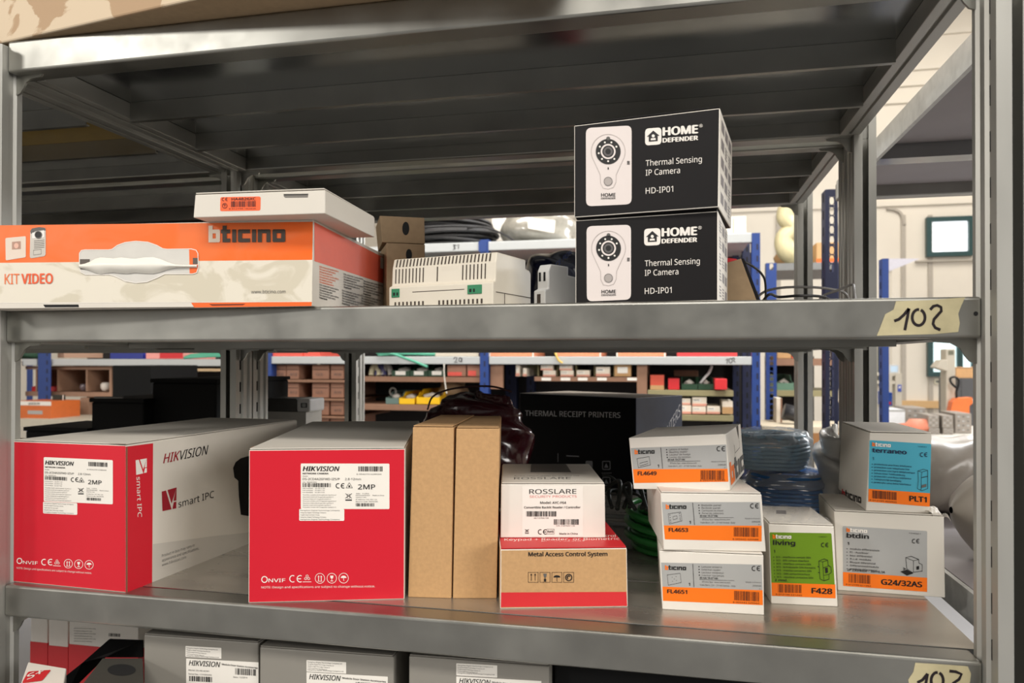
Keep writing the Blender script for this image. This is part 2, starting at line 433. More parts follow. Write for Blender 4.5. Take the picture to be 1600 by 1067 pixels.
# tape with numbers on the two lower front beams
TAPE = mat('masking_tape', (186, 176, 140), 0.6, var=0.12, scale=60, bump=0.3)
MARK = mat('marker_ink', (28, 18, 22), 0.4)
def tape(shelf, outline, strokes, w, y=0.0):
    f = Face((0, y, 0), (0, -1, 0)); p = Print(f, 2)
    pts = [f.p(q, 2.0) for q in outline]; back = [V((q.x, y + .0001, q.z)) for q in pts]
    n = len(pts); p.mb.face(pts, TAPE)
    for i in range(n): p.mb.face([pts[i], pts[(i + 1) % n], back[(i + 1) % n], back[i]], TAPE)
    for s in strokes: p.stroke(s, w, MARK, 3)
    return p.build('masking_tape', shelf, 'torn masking tape with handwritten black number')
def arc(c, r0, r1, a0, a1, n=12): return [(c[0] + r0 * math.cos(math.radians(a0 + (a1 - a0) * i / n)), c[1] + r1 * math.sin(math.radians(a0 + (a1 - a0) * i / n))) for i in range(n + 1)]
tape(shelves[1], [(1400, 470.5), (1450, 469), (1508, 464.5), (1502, 477), (1497, 490), (1499.5, 505), (1497, 518.5), (1460, 522), (1420, 523), (1370, 524.5), (1377, 507), (1383, 491), (1396, 484)],
     [[(1397, 501.5), (1404, 499), (1412, 492), (1420, 482)], [(1420, 482), (1417.5, 496), (1415, 508), (1413.5, 516)],
      arc((1435, 496), 10, 12.5, -70, 275, 20), [(1453, 484), (1458, 478.5), (1464, 477), (1470, 480), (1470.5, 486), (1465, 492), (1459, 499), (1457.5, 506), (1461, 512), (1469, 515.5)]], 4.6)
tape(shelves[2], [(1430, 1035.5), (1465, 1037.5), (1512, 1041), (1517, 1052), (1515.5, 1064), (1510, 1084), (1470, 1090), (1424, 1089), (1419, 1062), (1427, 1050)],
     [[(1433, 1066), (1441, 1062), (1449, 1052)], [(1449, 1052), (1446.5, 1066), (1444, 1080)], arc((1464, 1063), 9.5, 13, -70, 275, 20), [(1483, 1048), (1493, 1049), (1502, 1053), (1498, 1061), (1489, 1067), (1488, 1078)]], 4.6)
# rivet holes at the right end of the front beams
for k, (sh, uv) in enumerate(((shelves[1], (1524.5, 490)),)):
    p = Print(Face((0, 0, 0), (0, -1, 0)), 1); p.disc(uv, 3.6, 3.6, DARK); p.build('rivet_hole', sh)

# right neighbour: a deeper unit with a flat board under its top shelf
BOARD = mat('grey_board_underside', (158, 152, 154), 0.6, var=0.05, scale=12)
t = thing('shelving_unit', 'galvanised shelving unit beside the right upright, with a flat grey shelf underside', 'shelving', (0.85, 0.46, 0))
xa, xb = 0.326, 1.33
for (x, sg, y, fs) in ((xa, -1, 0, 1), (xb, 1, 0, 1), (xb, 1, .93, -1)): part('upright_post', post_mesh(x, sg, y, fs), t)
for zt in (ZT, ZL):
    s = part('shelf', MB().box((xa + .002, .03, zt - .012), (.80, .90, zt), BOARD).box((.802, .03, zt - .012), (xb, .90, zt), BOARD), t)
    part('shelf_beam', MB().box((xa, 0, zt - BH), (xb, .0298, zt), STEEL), s, bevel=.0028)
    part('shelf_beam', MB().box((xa, .9002, zt - BH), (xb, .93, zt), STEEL), s, bevel=.0028)
    part('side_rail', MB().box((xa - .004, .031, zt - BH), (xa + .0018, .899, zt - .001), STEEL_BRIGHT), s)
    part('cross_beam', MB().box((xa + .002, .60, zt - BH), (xb, .64, zt - .0122), STEEL_SHADED), s)
#--BOXES--
# ---------------------------------------------------------------- cartons on the lower shelf
camA = Carton('camera_carton', 'long red and white camera carton at the left end of the lower shelf', 'carton', (19, 908.5), (197, 926), (20, 688), (197, 697), ZL, .35, [RED, GREYWHITE, GREYWHITE, GREYWHITE, GREYWHITE, GREYWHITE], 'red camera cartons')
camB = Carton('camera_carton', 'long red camera carton standing against the kraft boxes', 'carton', (388, 942), (632, 936), (389, 703), (633, 701), ZL, .35, [RED, GREYWHITE, GREYWHITE, GREYWHITE, GREYWHITE, GREYWHITE], 'red camera cartons')
kC = Carton('kraft_box', 'narrow plain kraft box touching the red camera carton', 'box', (637.5, 933), (705, 935), (645, 667), (709, 668), ZL, .165, KRAFT, 'plain kraft boxes')
kD = Carton('kraft_box', 'narrow plain kraft box beside the white reader box', 'box', (707.5, 935), (776, 935), (713, 669), (781, 670), ZL, .165, KRAFT, 'plain kraft boxes')
mac = Carton('access_system_box', 'kraft box with a red stripe under the white reader box', 'box', (781.5, 951), (981, 948), (782, 859), (979.5, 856), ZL, .19, [KRAFT, WHITE, KRAFT, KRAFT, RED2, KRAFT])
ros = Carton('reader_box', 'white reader box lying on the red striped kraft box', 'box', (782, 840), (946, 840), (783, 757), (945, 756), mac.zt + .0021, .150, [WHITE, WHITE, WHITE, WHITE, GREYWHITE, WHITE])
f51 = Carton('switch_box', 'white box with grey and orange label, bottom of the stack of three', 'box', (1035, 952), (1194, 961), (1030, 864), (1193, 864), ZL, .135, WHITE, 'stack of orange labelled white boxes')
f53 = Carton('switch_box', 'white box with grey and orange label, middle of the stack of three', 'box', (1037, 859), (1197, 862), (1032, 771), (1190, 772), f51.zt + .0021, .135, WHITE, 'stack of orange labelled white boxes')
f49 = Carton('switch_box', 'white box with grey and orange label, top of the stack of three', 'box', (990, 764), (1141, 766.5), (982.5, 684), (1134, 678), f53.zt + .002, .135, WHITE, 'stack of orange labelled white boxes', yaw=-11, level=False)
liv = Carton('interface_box', 'small white box with a bright green label', 'box', (1205, 943), (1309, 948), (1201, 819), (1303, 822), ZL, .096, WHITE)
g24 = Carton('breaker_box', 'worn white box with grey label under the blue labelled box', 'box', (1309, 922), (1477, 934), (1303, 798), (1475, 808), ZL, .11, GREYWHITE)
plt = Carton('protector_box', 'white box with a sky blue label on top of the worn white box', 'box', (1353, 797), (1452, 802), (1359, 674), (1456, 680), g24.zt + .0021, .14, GREYWHITE, yaw=0)

# cartons on the middle shelf
kit = Carton('door_entry_kit_box', 'large orange and white kit box with a carrying handle', 'box', (-36, 482), (487, 478), (-36, 352), (490, 346), ZM, .295, [GREYWHITE, GREYWHITE, GREYWHITE, GREYWHITE, mat('plain_grey_card', (132, 128, 120), .7), GREYWHITE])
ha = Carton('white_flat_box', 'flat white box with an orange sticker lying on the kit box', 'box', (302, 340), (508, 333.5), (305, 301), (508, 300), kit.zt, .142, GREYWHITE)
hd1 = Carton('home_camera_box', 'black camera box standing on the middle shelf, lower of the two', 'box', (899, 474), (1122, 470), (899, 343), (1122, 331), ZM, .118, [BLACKCARD, WHITE, BLACKCARD, BLACKCARD, BLACKCARD, BLACKCARD], 'black camera boxes', yaw=-8)
hd2 = Carton('home_camera_box', 'black camera box stacked askew on top of the other black box', 'box', (897, 340), (1123, 323.5), (897, 197), (1125, 168), hd1.zt + .0021, .118, [BLACKCARD, WHITE, BLACKCARD, BLACKCARD, BLACKCARD, BLACKCARD], 'black camera boxes')
for c, m in ((camA, GREYWHITE), (camB, GREYWHITE), (kC, KRAFT), (kD, KRAFT), (mac, RED2), (ros, GREYWHITE), (f51, WHITE), (f53, WHITE), (f49, WHITE), (liv, WHITE), (g24, GREYWHITE), (plt, GREYWHITE), (hd1, BLACKCARD), (hd2, BLACKCARD), (ha, GREYWHITE)):
    if c is not f49: c.flap(m)
#--END--
# ---------------------------------------------------------------- printing: red camera cartons
def microlines(p, x, y, w, n, dy, cap, m, seed, slope=0.0):
    rnd = random.Random(seed)
    words = 'the product described with this manual applies to network camera user please read safety note before power supply working'.split()
    for i in range(n):
        t = ' '.join(rnd.choice(words) for _ in range(7)).capitalize()
        ww = w * rnd.uniform(.72, 1.0)
        p.text(t, (x, y + i * dy), (x + ww, y + i * dy + ww * slope), cap, m)
def care_icons(p, y, xs, r, m, slope=0.0):
    for k, x in enumerate(xs):
        yy = y + (x - xs[0]) * slope
        p.ring((x, yy), r, r * 1.05, .8, m, n=24)
        if k == 0:
            for dx in (-r * .28, r * .28):
                p.stroke([(x + dx, yy + r * .5), (x + dx, yy - r * .45)], 1.1, m); p.poly([(x + dx - 1.6, yy - r * .3), (x + dx, yy - r * .62), (x + dx + 1.6, yy - r * .3)], m, 2)
            p.stroke([(x - r * .5, yy + r * .6), (x + r * .5, yy + r * .6)], .8, m)
        elif k == 1:
            p.poly([(x - r * .36, yy - r * .55), (x + r * .36, yy - r * .55), (x + r * .26, yy - r * .02), (x, yy + r * .12), (x - r * .26, yy - r * .02)], m, 2)
            p.stroke([(x, yy), (x, yy + r * .55)], .9, m); p.stroke([(x - r * .3, yy + r * .58), (x + r * .3, yy + r * .58)], 1, m)
        else:
            p.poly([(x + r * .62 * math.cos(math.radians(a)), yy - r * .02 + r * .5 * math.sin(math.radians(a))) for a in range(180, 361, 20)], m, 2)
            p.stroke([(x, yy), (x, yy + r * .5), (x + r * .16, yy + r * .56)], .8, m)
def recycle(p, x, y, r, m):
    for k in range(3):
        a = math.radians(-90 + 120 * k); b = math.radians(-90 + 120 * (k + .78))
        p.stroke([(x + r * math.cos(a), y + r * math.sin(a)), (x + r * math.cos(b), y + r * math.sin(b))], r * .36, m)
def weee(p, x, y, h, m):
    w = h * .34
    p.stroke([(x - w, y - h * .3), (x + w, y + h * .2)], .7, m); p.stroke([(x + w, y - h * .3), (x - w, y + h * .2)], .7, m)
    p.stroke([(x - w * .5, y - h * .22), (x - w * .35, y + h * .2), (x + w * .35, y + h * .2), (x + w * .5, y - h * .22)], .6, m, closed=True)
    p.rect(x - w, y + h * .33, x + w, y + h * .46, m, 2)
def camera_sticker(c, x0, y0, x1, y1, k, s, low):
    """white data sticker; k: slope of its lines; s: scale to the right carton's sticker"""
    Y = lambda x, y: y + (x - x0) * k
    p = Print(c.front, 1); H = y1 - y0; W = x1 - x0
    p.quad((x0, Y(x0, y0)), (x1, Y(x1, y0)), (x1, Y(x1, y1)), (x0, Y(x0, y1)), STICKER, 2.0)
    lx0, ly0, lx1, ly1 = low
    p.quad((lx0, ly0), (lx1, Y(lx1, ly0)), (lx1, Y(lx1, ly1)), (lx0, ly1), STICKER, 2.0, lay=1)
    lab = p.build('label', c.thing, 'white data sticker')
    q = Print(c.front, 2)
    X = lambda f: x0 + W * f
    Yy = lambda f, g: Y(X(f), y0 + H * g)
    def T(txt, f0, f1, g, cap, m=BLACK, **kw): q.text(txt, (X(f0), Yy(f0, g)), (X(f1), Yy(f1, g)), cap * s, m, **kw)
    T('HIK', .022, .163, .165, 7.4, bold=.03, shear=.24); T('VISION', .166, .425, .165, 7.4, bold=.02, shear=.24)
    T('NETWORK CAMERA', .022, .315, .235, 2.3, bold=.03)
    T('Model:', .022, .085, .29, 1.6)
    T('DS-2CD4A26FWD-IZS/P', .022, .44, .365, 3.4); T('2.8-12mm', .50, .68, .365, 3.4)
    T('SN:  486983954', .022, .18, .42, 1.5)
    T('2MP', .645, .84, .565, 7.6, bold=.008)
    for g in (.555, .60, .645): T('Lot number   22 2017 03', .022, .30 - g * .05, g, 1.6)
    for i in range(7): T('This product complies with the applicable regulations of', .022, .40 - (i % 3) * .03, .70 + i * .045, 1.5)
    T('Date:   11/2016', .625, .77, .67, 1.7); T('DS2CD4A26FWDIZSP', .62, .78, .71, 1.6); T('Made in China', .81, .94, .71, 1.7); T('Importer notes', .62, .74, .75, 1.6)
    T('IP Address: 192.168.1.64', .62, .86, .80, 1.6); T('Material Code: 300700386', .62, .87, .845, 1.6)
    for i, w in enumerate((.9, .6, .45, .6, .9)): q.text('Hangzhou Digital Technology Company', (lx0 + 2, Y(lx0, ly0 + (ly1 - ly0) * (.16 + .19 * i))), (lx0 + (lx1 - lx0) * w, Y(lx0 + (lx1 - lx0) * w, ly0 + (ly1 - ly0) * (.16 + .19 * i))), 1.6 * s, BLACK)
    q.ce(X(.395), Yy(.40, .435), 7.6 * s, BLACK)
    cx, cy = X(.548), Yy(.548, .49); r = 5.0 * s
    q.stroke([(cx - r, cy + r * .6), (cx, cy - r), (cx + r, cy + r * .6)], 1.1, BLACK, closed=True); q.disc((cx, cy + .6), r * .3, r * .3, BLACK)
    weee(q, X(.54), Yy(.54, .72), 15 * s, BLACK)
    q.build('lettering', lab)
    b = Print(c.front, 2); b.bars((X(.65), Yy(.65, .06)), (X(.925), Yy(.925, .06)), 7.8 * s, BLACK, 44, 3); b.text('6 954273 628594', (X(.63), Yy(.63, .245)), (X(.91), Yy(.91, .245)), 1.8 * s, BLACK); b.build('barcode', lab)
    b = Print(c.front, 2); b.bars((X(.022), Yy(.022, .43)), (X(.345), Yy(.345, .43)), 6.2 * s, BLACK, 70, 5); b.build('barcode', lab)
    b = Print(c.front, 2); b.bars((X(.62), Yy(.62, .87)), (X(.83), Yy(.83, .87)), 5.0 * s, BLACK, 50, 6); b.build('barcode', lab)
    return lab
camera_sticker(camA, 68.5, 714, 176.5, 783, .045, .86, (67.5, 783.5, 121, 802))
camera_sticker(camB, 470, 724, 608.5, 795, .002, 1.0, (467.5, 795, 538, 813.5))
for c, x, y, k, s in ((camA, 27, 880, .055, .88), (camB, 409, 909.5, -.01, 1.0)):
    p = Print(c.front, 1); Y = lambda xx: y + (xx - x) * k
    p.ring((x + 4.4 * s, Y(x) - 4.4 * s), 4.3 * s, 4.6 * s, 1.5, WHITEINK)
    p.text('NVIF', (x + 10.5 * s, Y(x + 11)), (x + 37 * s, Y(x + 37)), 5.6 * s, WHITEINK, bold=.01)
    p.ce(x + 43 * s, Y(x + 44) - 10.5 * s, 11 * s, WHITEINK, w=1.4)
    for dx, dy in ((0, -2.6), (-2.4, 1.4), (2.4, 1.4)): recycle(p, x + 71 * s + dx * s, Y(x + 71) - 6.4 * s + dy * s, 2.2 * s, WHITEINK)
    p.stroke([(x + 64 * s, Y(x + 64)), (x + 77.5 * s, Y(x + 77))], .9, WHITEINK)
    care_icons(p, Y(x + 91) - 5.2 * s, [x + 91 * s, x + 109.5 * s, x + 128 * s], 7.4 * s, WHITEINK, k)
    p.text('NOTE: Design and specifications are subject to change without notice.', (x - .5, Y(x) + 9.5 * s), (x + 177 * s * (.75 if c is camA else 1.0), Y(x + 170 * (.75 if c is camA else 1)) + (9.5 if c is camB else 9.5)), 3.2 * s, WHITEINK)
    p.build('lettering', c.thing, 'white line of certification marks and a note')
# right side of the left carton: red end band with white emblem, then white with logos
def emblem(p, TL, TR, BR, BL, m, gap):
    P = [V(q).to_2d() for q in (TL, TR, BR, BL)]
    B = lambda a, b: tuple((P[0] * (1 - a) + P[1] * a) * (1 - b) + (P[3] * (1 - a) + P[2] * a) * b)
    p.poly([B(0, 0), B(.28, 0), B(.66, 1), B(0, 1)], m, 2)                     # dark mass left of the tick
    p.poly([B(.40, 0), B(1, 0), B(.66, .72), B(.40, .05)], m, 2)
    p.poly([B(1, .0), B(1, .62), B(.80, .62), B(.86, .40)], m, 2)
    p.poly([B(.82, .68), B(1, .68), B(1, 1), B(.72, 1)], m, 2)
p = Print(camA.right, 1)
p.poly([(196, 698), (239, 692.5), (237.5, 911), (196, 927)], RED, 1)
p.build('end_band', camA.thing, 'red printed end of the long white side')
p = Print(camA.right, 2)
emblem(p, (211.5, 719), (229, 716), (229, 738), (212.5, 742), WHITEINK, RED)
p.text('smart IPC', (212.5, 745), (214.5, 808), 6.6, WHITEINK, bold=.004, up=(1.0, -.06))
p.build('lettering', camA.thing, 'white upright emblem and words on the red band')
p = Print(camA.right, 1)
DRED = mat('dark_red_ink', (150, 16, 36), .5)
p.text('HIK', (254.5, 724), (278.5, 719), 14.5, DRED, bold=.012, shear=.22); p.text('VISION', (278.5, 718.8), (322.5, 710), 14, BLACK, bold=.004, shear=.22)
p.build('logo', camA.thing, 'dark red and black slanted logo'); p = Print(camA.right, 1)
emblem(p, (252.5, 768), (275.5, 761.5), (275, 794), (253.5, 798.5), DRED, BLACK)
p.text('smart IPC', (278.5, 793), (334, 777), 10.5, BLACK)
p.build('emblem', camA.thing, 'dark red tick emblem with black words'); p = Print(camA.right, 1)
for i, t in enumerate(('Product in box may vary in', 'appearance and specifications.', 'www.hikvision.com')):
    p.text(t, (252.5, 870.5 + i * 7.2), (252.5 + (51, 58, 38)[i], 870.5 + i * 7.2 - (51, 58, 38)[i] * .335), 4.2, GREYINK)
p.build('note', camA.thing, 'small grey note')
p = Print(camA.right, 1)
GREYBAND = mat('pale_grey_ink', (196, 191, 182), .55, var=.02)
p.poly([(239, 850), (330, 838), (395, 831), (395, 849), (238, 911)], GREYBAND, 1); p.build('printed_band', camA.thing, 'slightly greyer lower band')
p = Print(camA.right, 1)        # the printed picture of the camera: a black hood and body running out of sight
p.poly([(364, 731), (368, 722), (376, 716), (386, 713), (396, 712), (396, 806), (386, 806), (376, 804), (373, 775), (372, 751), (366, 746)], BLACKCARD, 1); p.build('printed_camera_picture', camA.thing, 'black camera pictured on the white side')
EDGE = mat('cut_card_edge', (134, 96, 72), .8)
p = Print(camA.right, 3); p.poly([(196.6, 699), (198.6, 698.6), (198.6, 925.6), (196.6, 926.4)], EDGE, 3); p.build('lid_edge', camA.thing, 'brown cut edge of the red lid')
p = Print(camA.top, 9); p.poly([(21, 687.2), (197, 696.2), (197, 694.8), (23, 685.8)], EDGE, 9); p.build('lid_edge', camA.thing)
p = Print(camB.top, 9); p.poly([(391, 702), (633, 700.3), (632, 697.6), (395, 699.4)], EDGE, 9); p.build('lid_edge', camB.thing, 'brown cut edge of the red lid')
# ---------------------------------------------------------------- kraft box with red stripe, reader box
p = Print(mac.front, 1); p.poly([(783, 925.5), (978.5, 924.5), (980, 946.5), (782.5, 948.5)], RED2, 1); p.build('red_stripe', mac.thing)
p = Print(mac.front, 1)
p.text('Metal Access Control System', (825.5, 869), (949, 868.5), 6.6, BLACK, bold=.025)
for k, x in enumerate((825.3, 843.8, 862.3, 880.8)):
    p.stroke([(x, 894), (x + 15.6, 894), (x + 15.6, 909.6), (x, 909.6)], .8, BLACK, closed=True)
    cx, cy = x + 7.8, 902
    if k == 0:
        for dx in (-3, 3): p.stroke([(cx + dx, 907), (cx + dx, 897)], .8, BLACK); p.poly([(cx + dx - 1.5, 898.5), (cx + dx, 895.5), (cx + dx + 1.5, 898.5)], BLACK, 2)
    elif k == 1: p.poly([(cx - 2.8, 896), (cx + 2.8, 896), (cx + 1.6, 902), (cx - 1.6, 902)], GREYINK, 2); p.rect(cx - 1.8, 904, cx + 1.8, 908.5, BLACK, 2); p.stroke([(cx, 902), (cx, 905)], .8, BLACK)
    elif k == 2: p.poly([(cx + 5.4 * math.cos(math.radians(a)), 902 + 3.6 * math.sin(math.radians(a))) for a in range(180, 361, 18)], BLACK, 2); p.stroke([(cx, 902), (cx, 907.5), (cx + 1.4, 908)], .7, BLACK)
    else: p.ring((cx, cy), 4.8, 4.9, 1.6, BLACK); p.stroke(arc((cx, cy), 2.2, 2.4, 120, 330), 1.8, BLACK)
p.build('lettering', mac.thing, 'black title and handling symbols')
p = Print(mac.top, 8)
for i, (t, x0, x1, y) in enumerate((('Outdoor IP65 Metal Access Control', 788, 962, 842.5), ('Keypad + Reader, or Biometric', 788, 968, 847.2), ('Fingerprint', 846, 914, 851.2))):
    p.text(t, (x0, y), (x1, y - 1.5), 3.6, WHITEINK, bold=.008)
p.build('lettering', mac.thing, 'white title on the red lid')
p = Print(ros.front, 1); p.quad((816, 759.5), (911, 759), (911, 838), (816, 838.5), STICKER, 1); lab = p.build('label', ros.thing, 'white product sticker')
p = Print(ros.front, 2)
PINK = mat('pink_ink', (226, 140, 134), .5)
p.text('ROSSLARE', (827, 771.5), (900.5, 771), 7.2, BLACK, bold=.0); p.text('SECURITY PRODUCTS', (827.5, 777.5), (901, 777), 3.6, PINK, bold=.0)
p.text('Model: AYC-F64', (844, 787), (884.5, 787), 3.7, BLACK, bold=.012); p.text('Convertible Backlit Reader / Controller', (819, 794.2), (907, 794), 3.3, BLACK, bold=.012)
p.text('48710789/198', (834, 810.2), (857, 810.2), 1.8, BLACK); p.text('S/N: 318FA6011.98', (869, 822.2), (898, 822.2), 1.8, BLACK)
p.text('Made in China', (874, 835), (902.5, 835), 2.8, BLACK, bold=.01); p.ce(840.5, 827, 7.6, BLACK); weee(p, 823.3, 829.5, 9, BLACK)
p.stroke([(854.5, 826.5), (866, 826.5), (866, 834), (854.5, 834)], .6, BLACK, closed=True); p.text('RoHS', (855.5, 832), (865, 832), 3.6, BLACK, bold=.02)
p.build('lettering', lab)
p = Print(ros.front, 2); p.bars((822.5, 798.5), (869.5, 798.5), 8.2, BLACK, 60, 8); p.build('barcode', lab)
p = Print(ros.front, 2); p.bars((865.5, 811), (904.5, 811), 8.5, BLACK, 60, 9); p.build('barcode', lab)
p = Print(ros.top, 8); DKG = mat('grey_printed_panel', (112, 108, 102), .5)
p.quad((830, 726.5), (884, 726.3), (894, 741.3), (828.5, 741.3), DKG, 2.5); p.text('Access control reader for outdoor use', (803, 746.5), (905, 746), 1.6, GREYINK); p.text('ROSSLARE', (803, 751.3), (892, 750.8), 3.2, GREYINK, bold=.01)
p.build('printed_lid', ros.thing, 'grey printed window and faint words on the lid')

# ---------------------------------------------------------------- boxes with orange code strips
WORD = [[(0, 0, 6.5, 26), (6.5, 14, 17, 20), (6.5, 0, 17, 6), (11.5, 6, 18, 14), (17, 1, 18, 6), (17, 14, 18, 19)],
        [(22, 0, 28.5, 26), (19.5, 14, 22, 20), (28.5, 14, 34, 20), (28.5, 0, 34, 6), (37, 0, 43.5, 20), (46, 1, 52.5, 19), (47, 0, 52.5, 1), (47, 19, 52.5, 20), (52.5, 14, 65, 20), (52.5, 0, 65, 6), (68, 0, 74.5, 20),
         (77, 0, 83.5, 20), (83.5, 14, 90.5, 20), (90.5, 0, 97, 19), (90.5, 19, 96, 20), (100, 1, 106.5, 19), (101, 0, 106.5, 1), (101, 19, 106.5, 20), (106.5, 14, 113.5, 20), (106.5, 0, 113.5, 6), (113.5, 1, 120, 19), (113.5, 0, 119, 1), (113.5, 19, 119, 20)]]
def word_mark(p, P, mb_, mt, lay=None, n=120.0):
    """heavy squarish wordmark; P(x, y) maps its own units (0-120 wide, 26 tall) to the face"""
    for rects, m in zip(WORD, (mb_, mt)):
        for x0, y0, x1, y1 in rects:
            if x1 <= n: p.poly([P(x0, y0), P(x1, y0), P(x1, y1), P(x0, y1)], m, lay or p.lay + 1)
def bt_logo(p, x0, y0, x1, y1, cap, mb_, mt):
    sx = (x1 - x0) / 120; sy = cap / 26; k = (y1 - y0) / (x1 - x0)
    word_mark(p, lambda x, y: (x0 + x * sx, y0 + x * sx * k - y * sy * 1.12), mb_, mt)
def switch_label(c, LT, RT, RM, LM, RB, LB, code, code2, pic):
    """grey sheet LT-RT-RM-LM above an orange strip LM-RM-RB-LB"""
    P = {k: V(q).to_2d() for k, q in dict(LT=LT, RT=RT, RM=RM, LM=LM, RB=RB, LB=LB).items()}
    p = Print(c.front, 1); p.poly([LT, RT, RM, LM], LGREY, 1); p.poly([LM, RM, RB, LB], ORANGE, 1)
    lab = p.build('label', c.thing, 'grey label with an orange strip')
    W = (P['RT'] - P['LT']).length
    G = lambda a, b: tuple((P['LT'] * (1 - a) + P['RT'] * a) * (1 - b) + (P['LM'] * (1 - a) + P['RM'] * a) * b)
    O = lambda a, b: tuple((P['LM'] * (1 - a) + P['RM'] * a) * (1 - b) + (P['LB'] * (1 - a) + P['RB'] * a) * b)
    q = Print(c.front, 2)
    a, b = G(.035, .29), G(.245, .29); bt_logo(q, a[0], a[1], b[0], b[1], 6.3, ORANGE, BLACK)
    q.stroke([G(.315, .03), G(.315, .97)], .7, BLACK)
    q.text('1', G(.262, .92), G(.278, .92), 4.6, BLACK, bold=.02)
    for i, (t, w) in enumerate(((pic[0], .2), (pic[1], .19), (pic[2], .22), (pic[3], .22))):
        q.disc(G(.375, .13 + i * .115), .9, .9, BLACK); q.text(t, G(.40, .165 + i * .115), G(.40 + w, .165 + i * .115), 2.6, GREYINK)
    q.text('30 mA 19-27 Vdc', G(.375, .62), G(.56, .62), 2.8, BLACK, bold=.015); q.stroke([G(.375, .655), G(.72, .655)], .4, BLACK)
    q.text('BTicino Spa - www.bticino.com', G(.40, .77), G(.68, .77), 2.4, GREYINK); q.text('Viale Borri, 231 - 21100 Varese - Italy', G(.375, .90), G(.73, .90), 2.4, GREYINK)
    x, y = G(.90, .06); q.ce(x, y, 7.4, BLACK, w=1.2)
    q.text('Made in France', G(.835, .72), G(.985, .72), 2.0, GREYINK); q.text('20M28', G(.90, .86), G(.985, .86), 2.4, GREYINK); q.text('A', G(.965, .97), G(.98, .97), 1.8, GREYINK)
    q.text(code, O(.045, .44), O(.245, .44), 6.0, BLACK, bold=.03)
    k = pic[4]
    A, B, C2, D = G(.055, .50), G(.185, .42), G(.19, .80), G(.06, .93)
    q.stroke([A, B, C2, D], .6, BLACK, closed=True)
    bil = lambda f, g: tuple((V(A) * (1 - f) + V(B) * f) * (1 - g) + (V(D) * (1 - f) + V(C2) * f) * g)
    if k == 0: q.stroke([bil(.16, .55), bil(.82, .50), bil(.82, .78), bil(.16, .85)], .5, BLACK, closed=True)
    elif k == 1:
        q.stroke([bil(.34, .35), bil(.66, .33), bil(.66, .64), bil(.34, .68)], .5, BLACK, closed=True)
        for f in (.12, .88):
            for g in (.15, .4, .65, .85): q.disc(bil(f, g), .6, .6, BLACK)
    else:
        for f, g in ((.35, .3), (.65, .28), (.35, .7), (.65, .68), (.5, .5)): q.disc(bil(f, g), .5, .5, BLACK)
    q.build('lettering', lab)
    q = Print(c.front, 2)
    q.bars(O(.715, .10), O(.965, .13), (P['LB'] - P['LM']).length * .66, mat('brown_bar_ink', (96, 44, 12), .5), 58, len(code2)); q.text(code2, O(.70, .93), O(.965, .93), 2.3, BLACK)
    q.build('barcode', lab); return lab
switch_label(f49, (985.5, 700), (1134.5, 694.5), (1136.8, 732.3), (989, 733), (1138.2, 752.5), (991, 754.5), 'FL4649', '8 005543 620540', ('Lettore di badge', 'Reading reader', 'Lecteur de badge', 'Lector de tarjetas', 0))
switch_label(f53, (1034, 784.3), (1187, 784.3), (1190, 821.2), (1037, 820.8), (1190, 845.7), (1039, 842.5), 'FL4653', '8 005543 620588', ('Bedside panel', 'Bedside panel', 'Commande de chevet', 'Panel de cabecero', 1))
switch_label(f51, (1033, 878.8), (1190, 882), (1191.5, 922), (1035, 916.3), (1192, 945.3), (1036, 938.5), 'FL4651', '8 005543 620564', ('Lettore tessera', 'External reader', 'Lecteur extérieur', 'Lector tarjetas', 2))
p = Print(f49.rightq, 1)
word_mark(p, lambda x, y: (.06 + x / 68, .93 - y / 26 * .40), ORANGE, GREYINK, n=66)
p.build('lettering', f49.thing, 'large wordmark along the short side')
TABC = mat('card_shadow_slot', (70, 62, 54), .8)
p = Print(f49.rightq, 1); p.poly([(.66, 0), (.82, 0), (.78, .28)], TABC, 1); p.stroke([(.44, .30), (.46, .46), (.80, .44), (.80, .30)], .012, TABC, 1); p.build('tuck_slot', f49.thing, 'torn tuck slot on the short side')

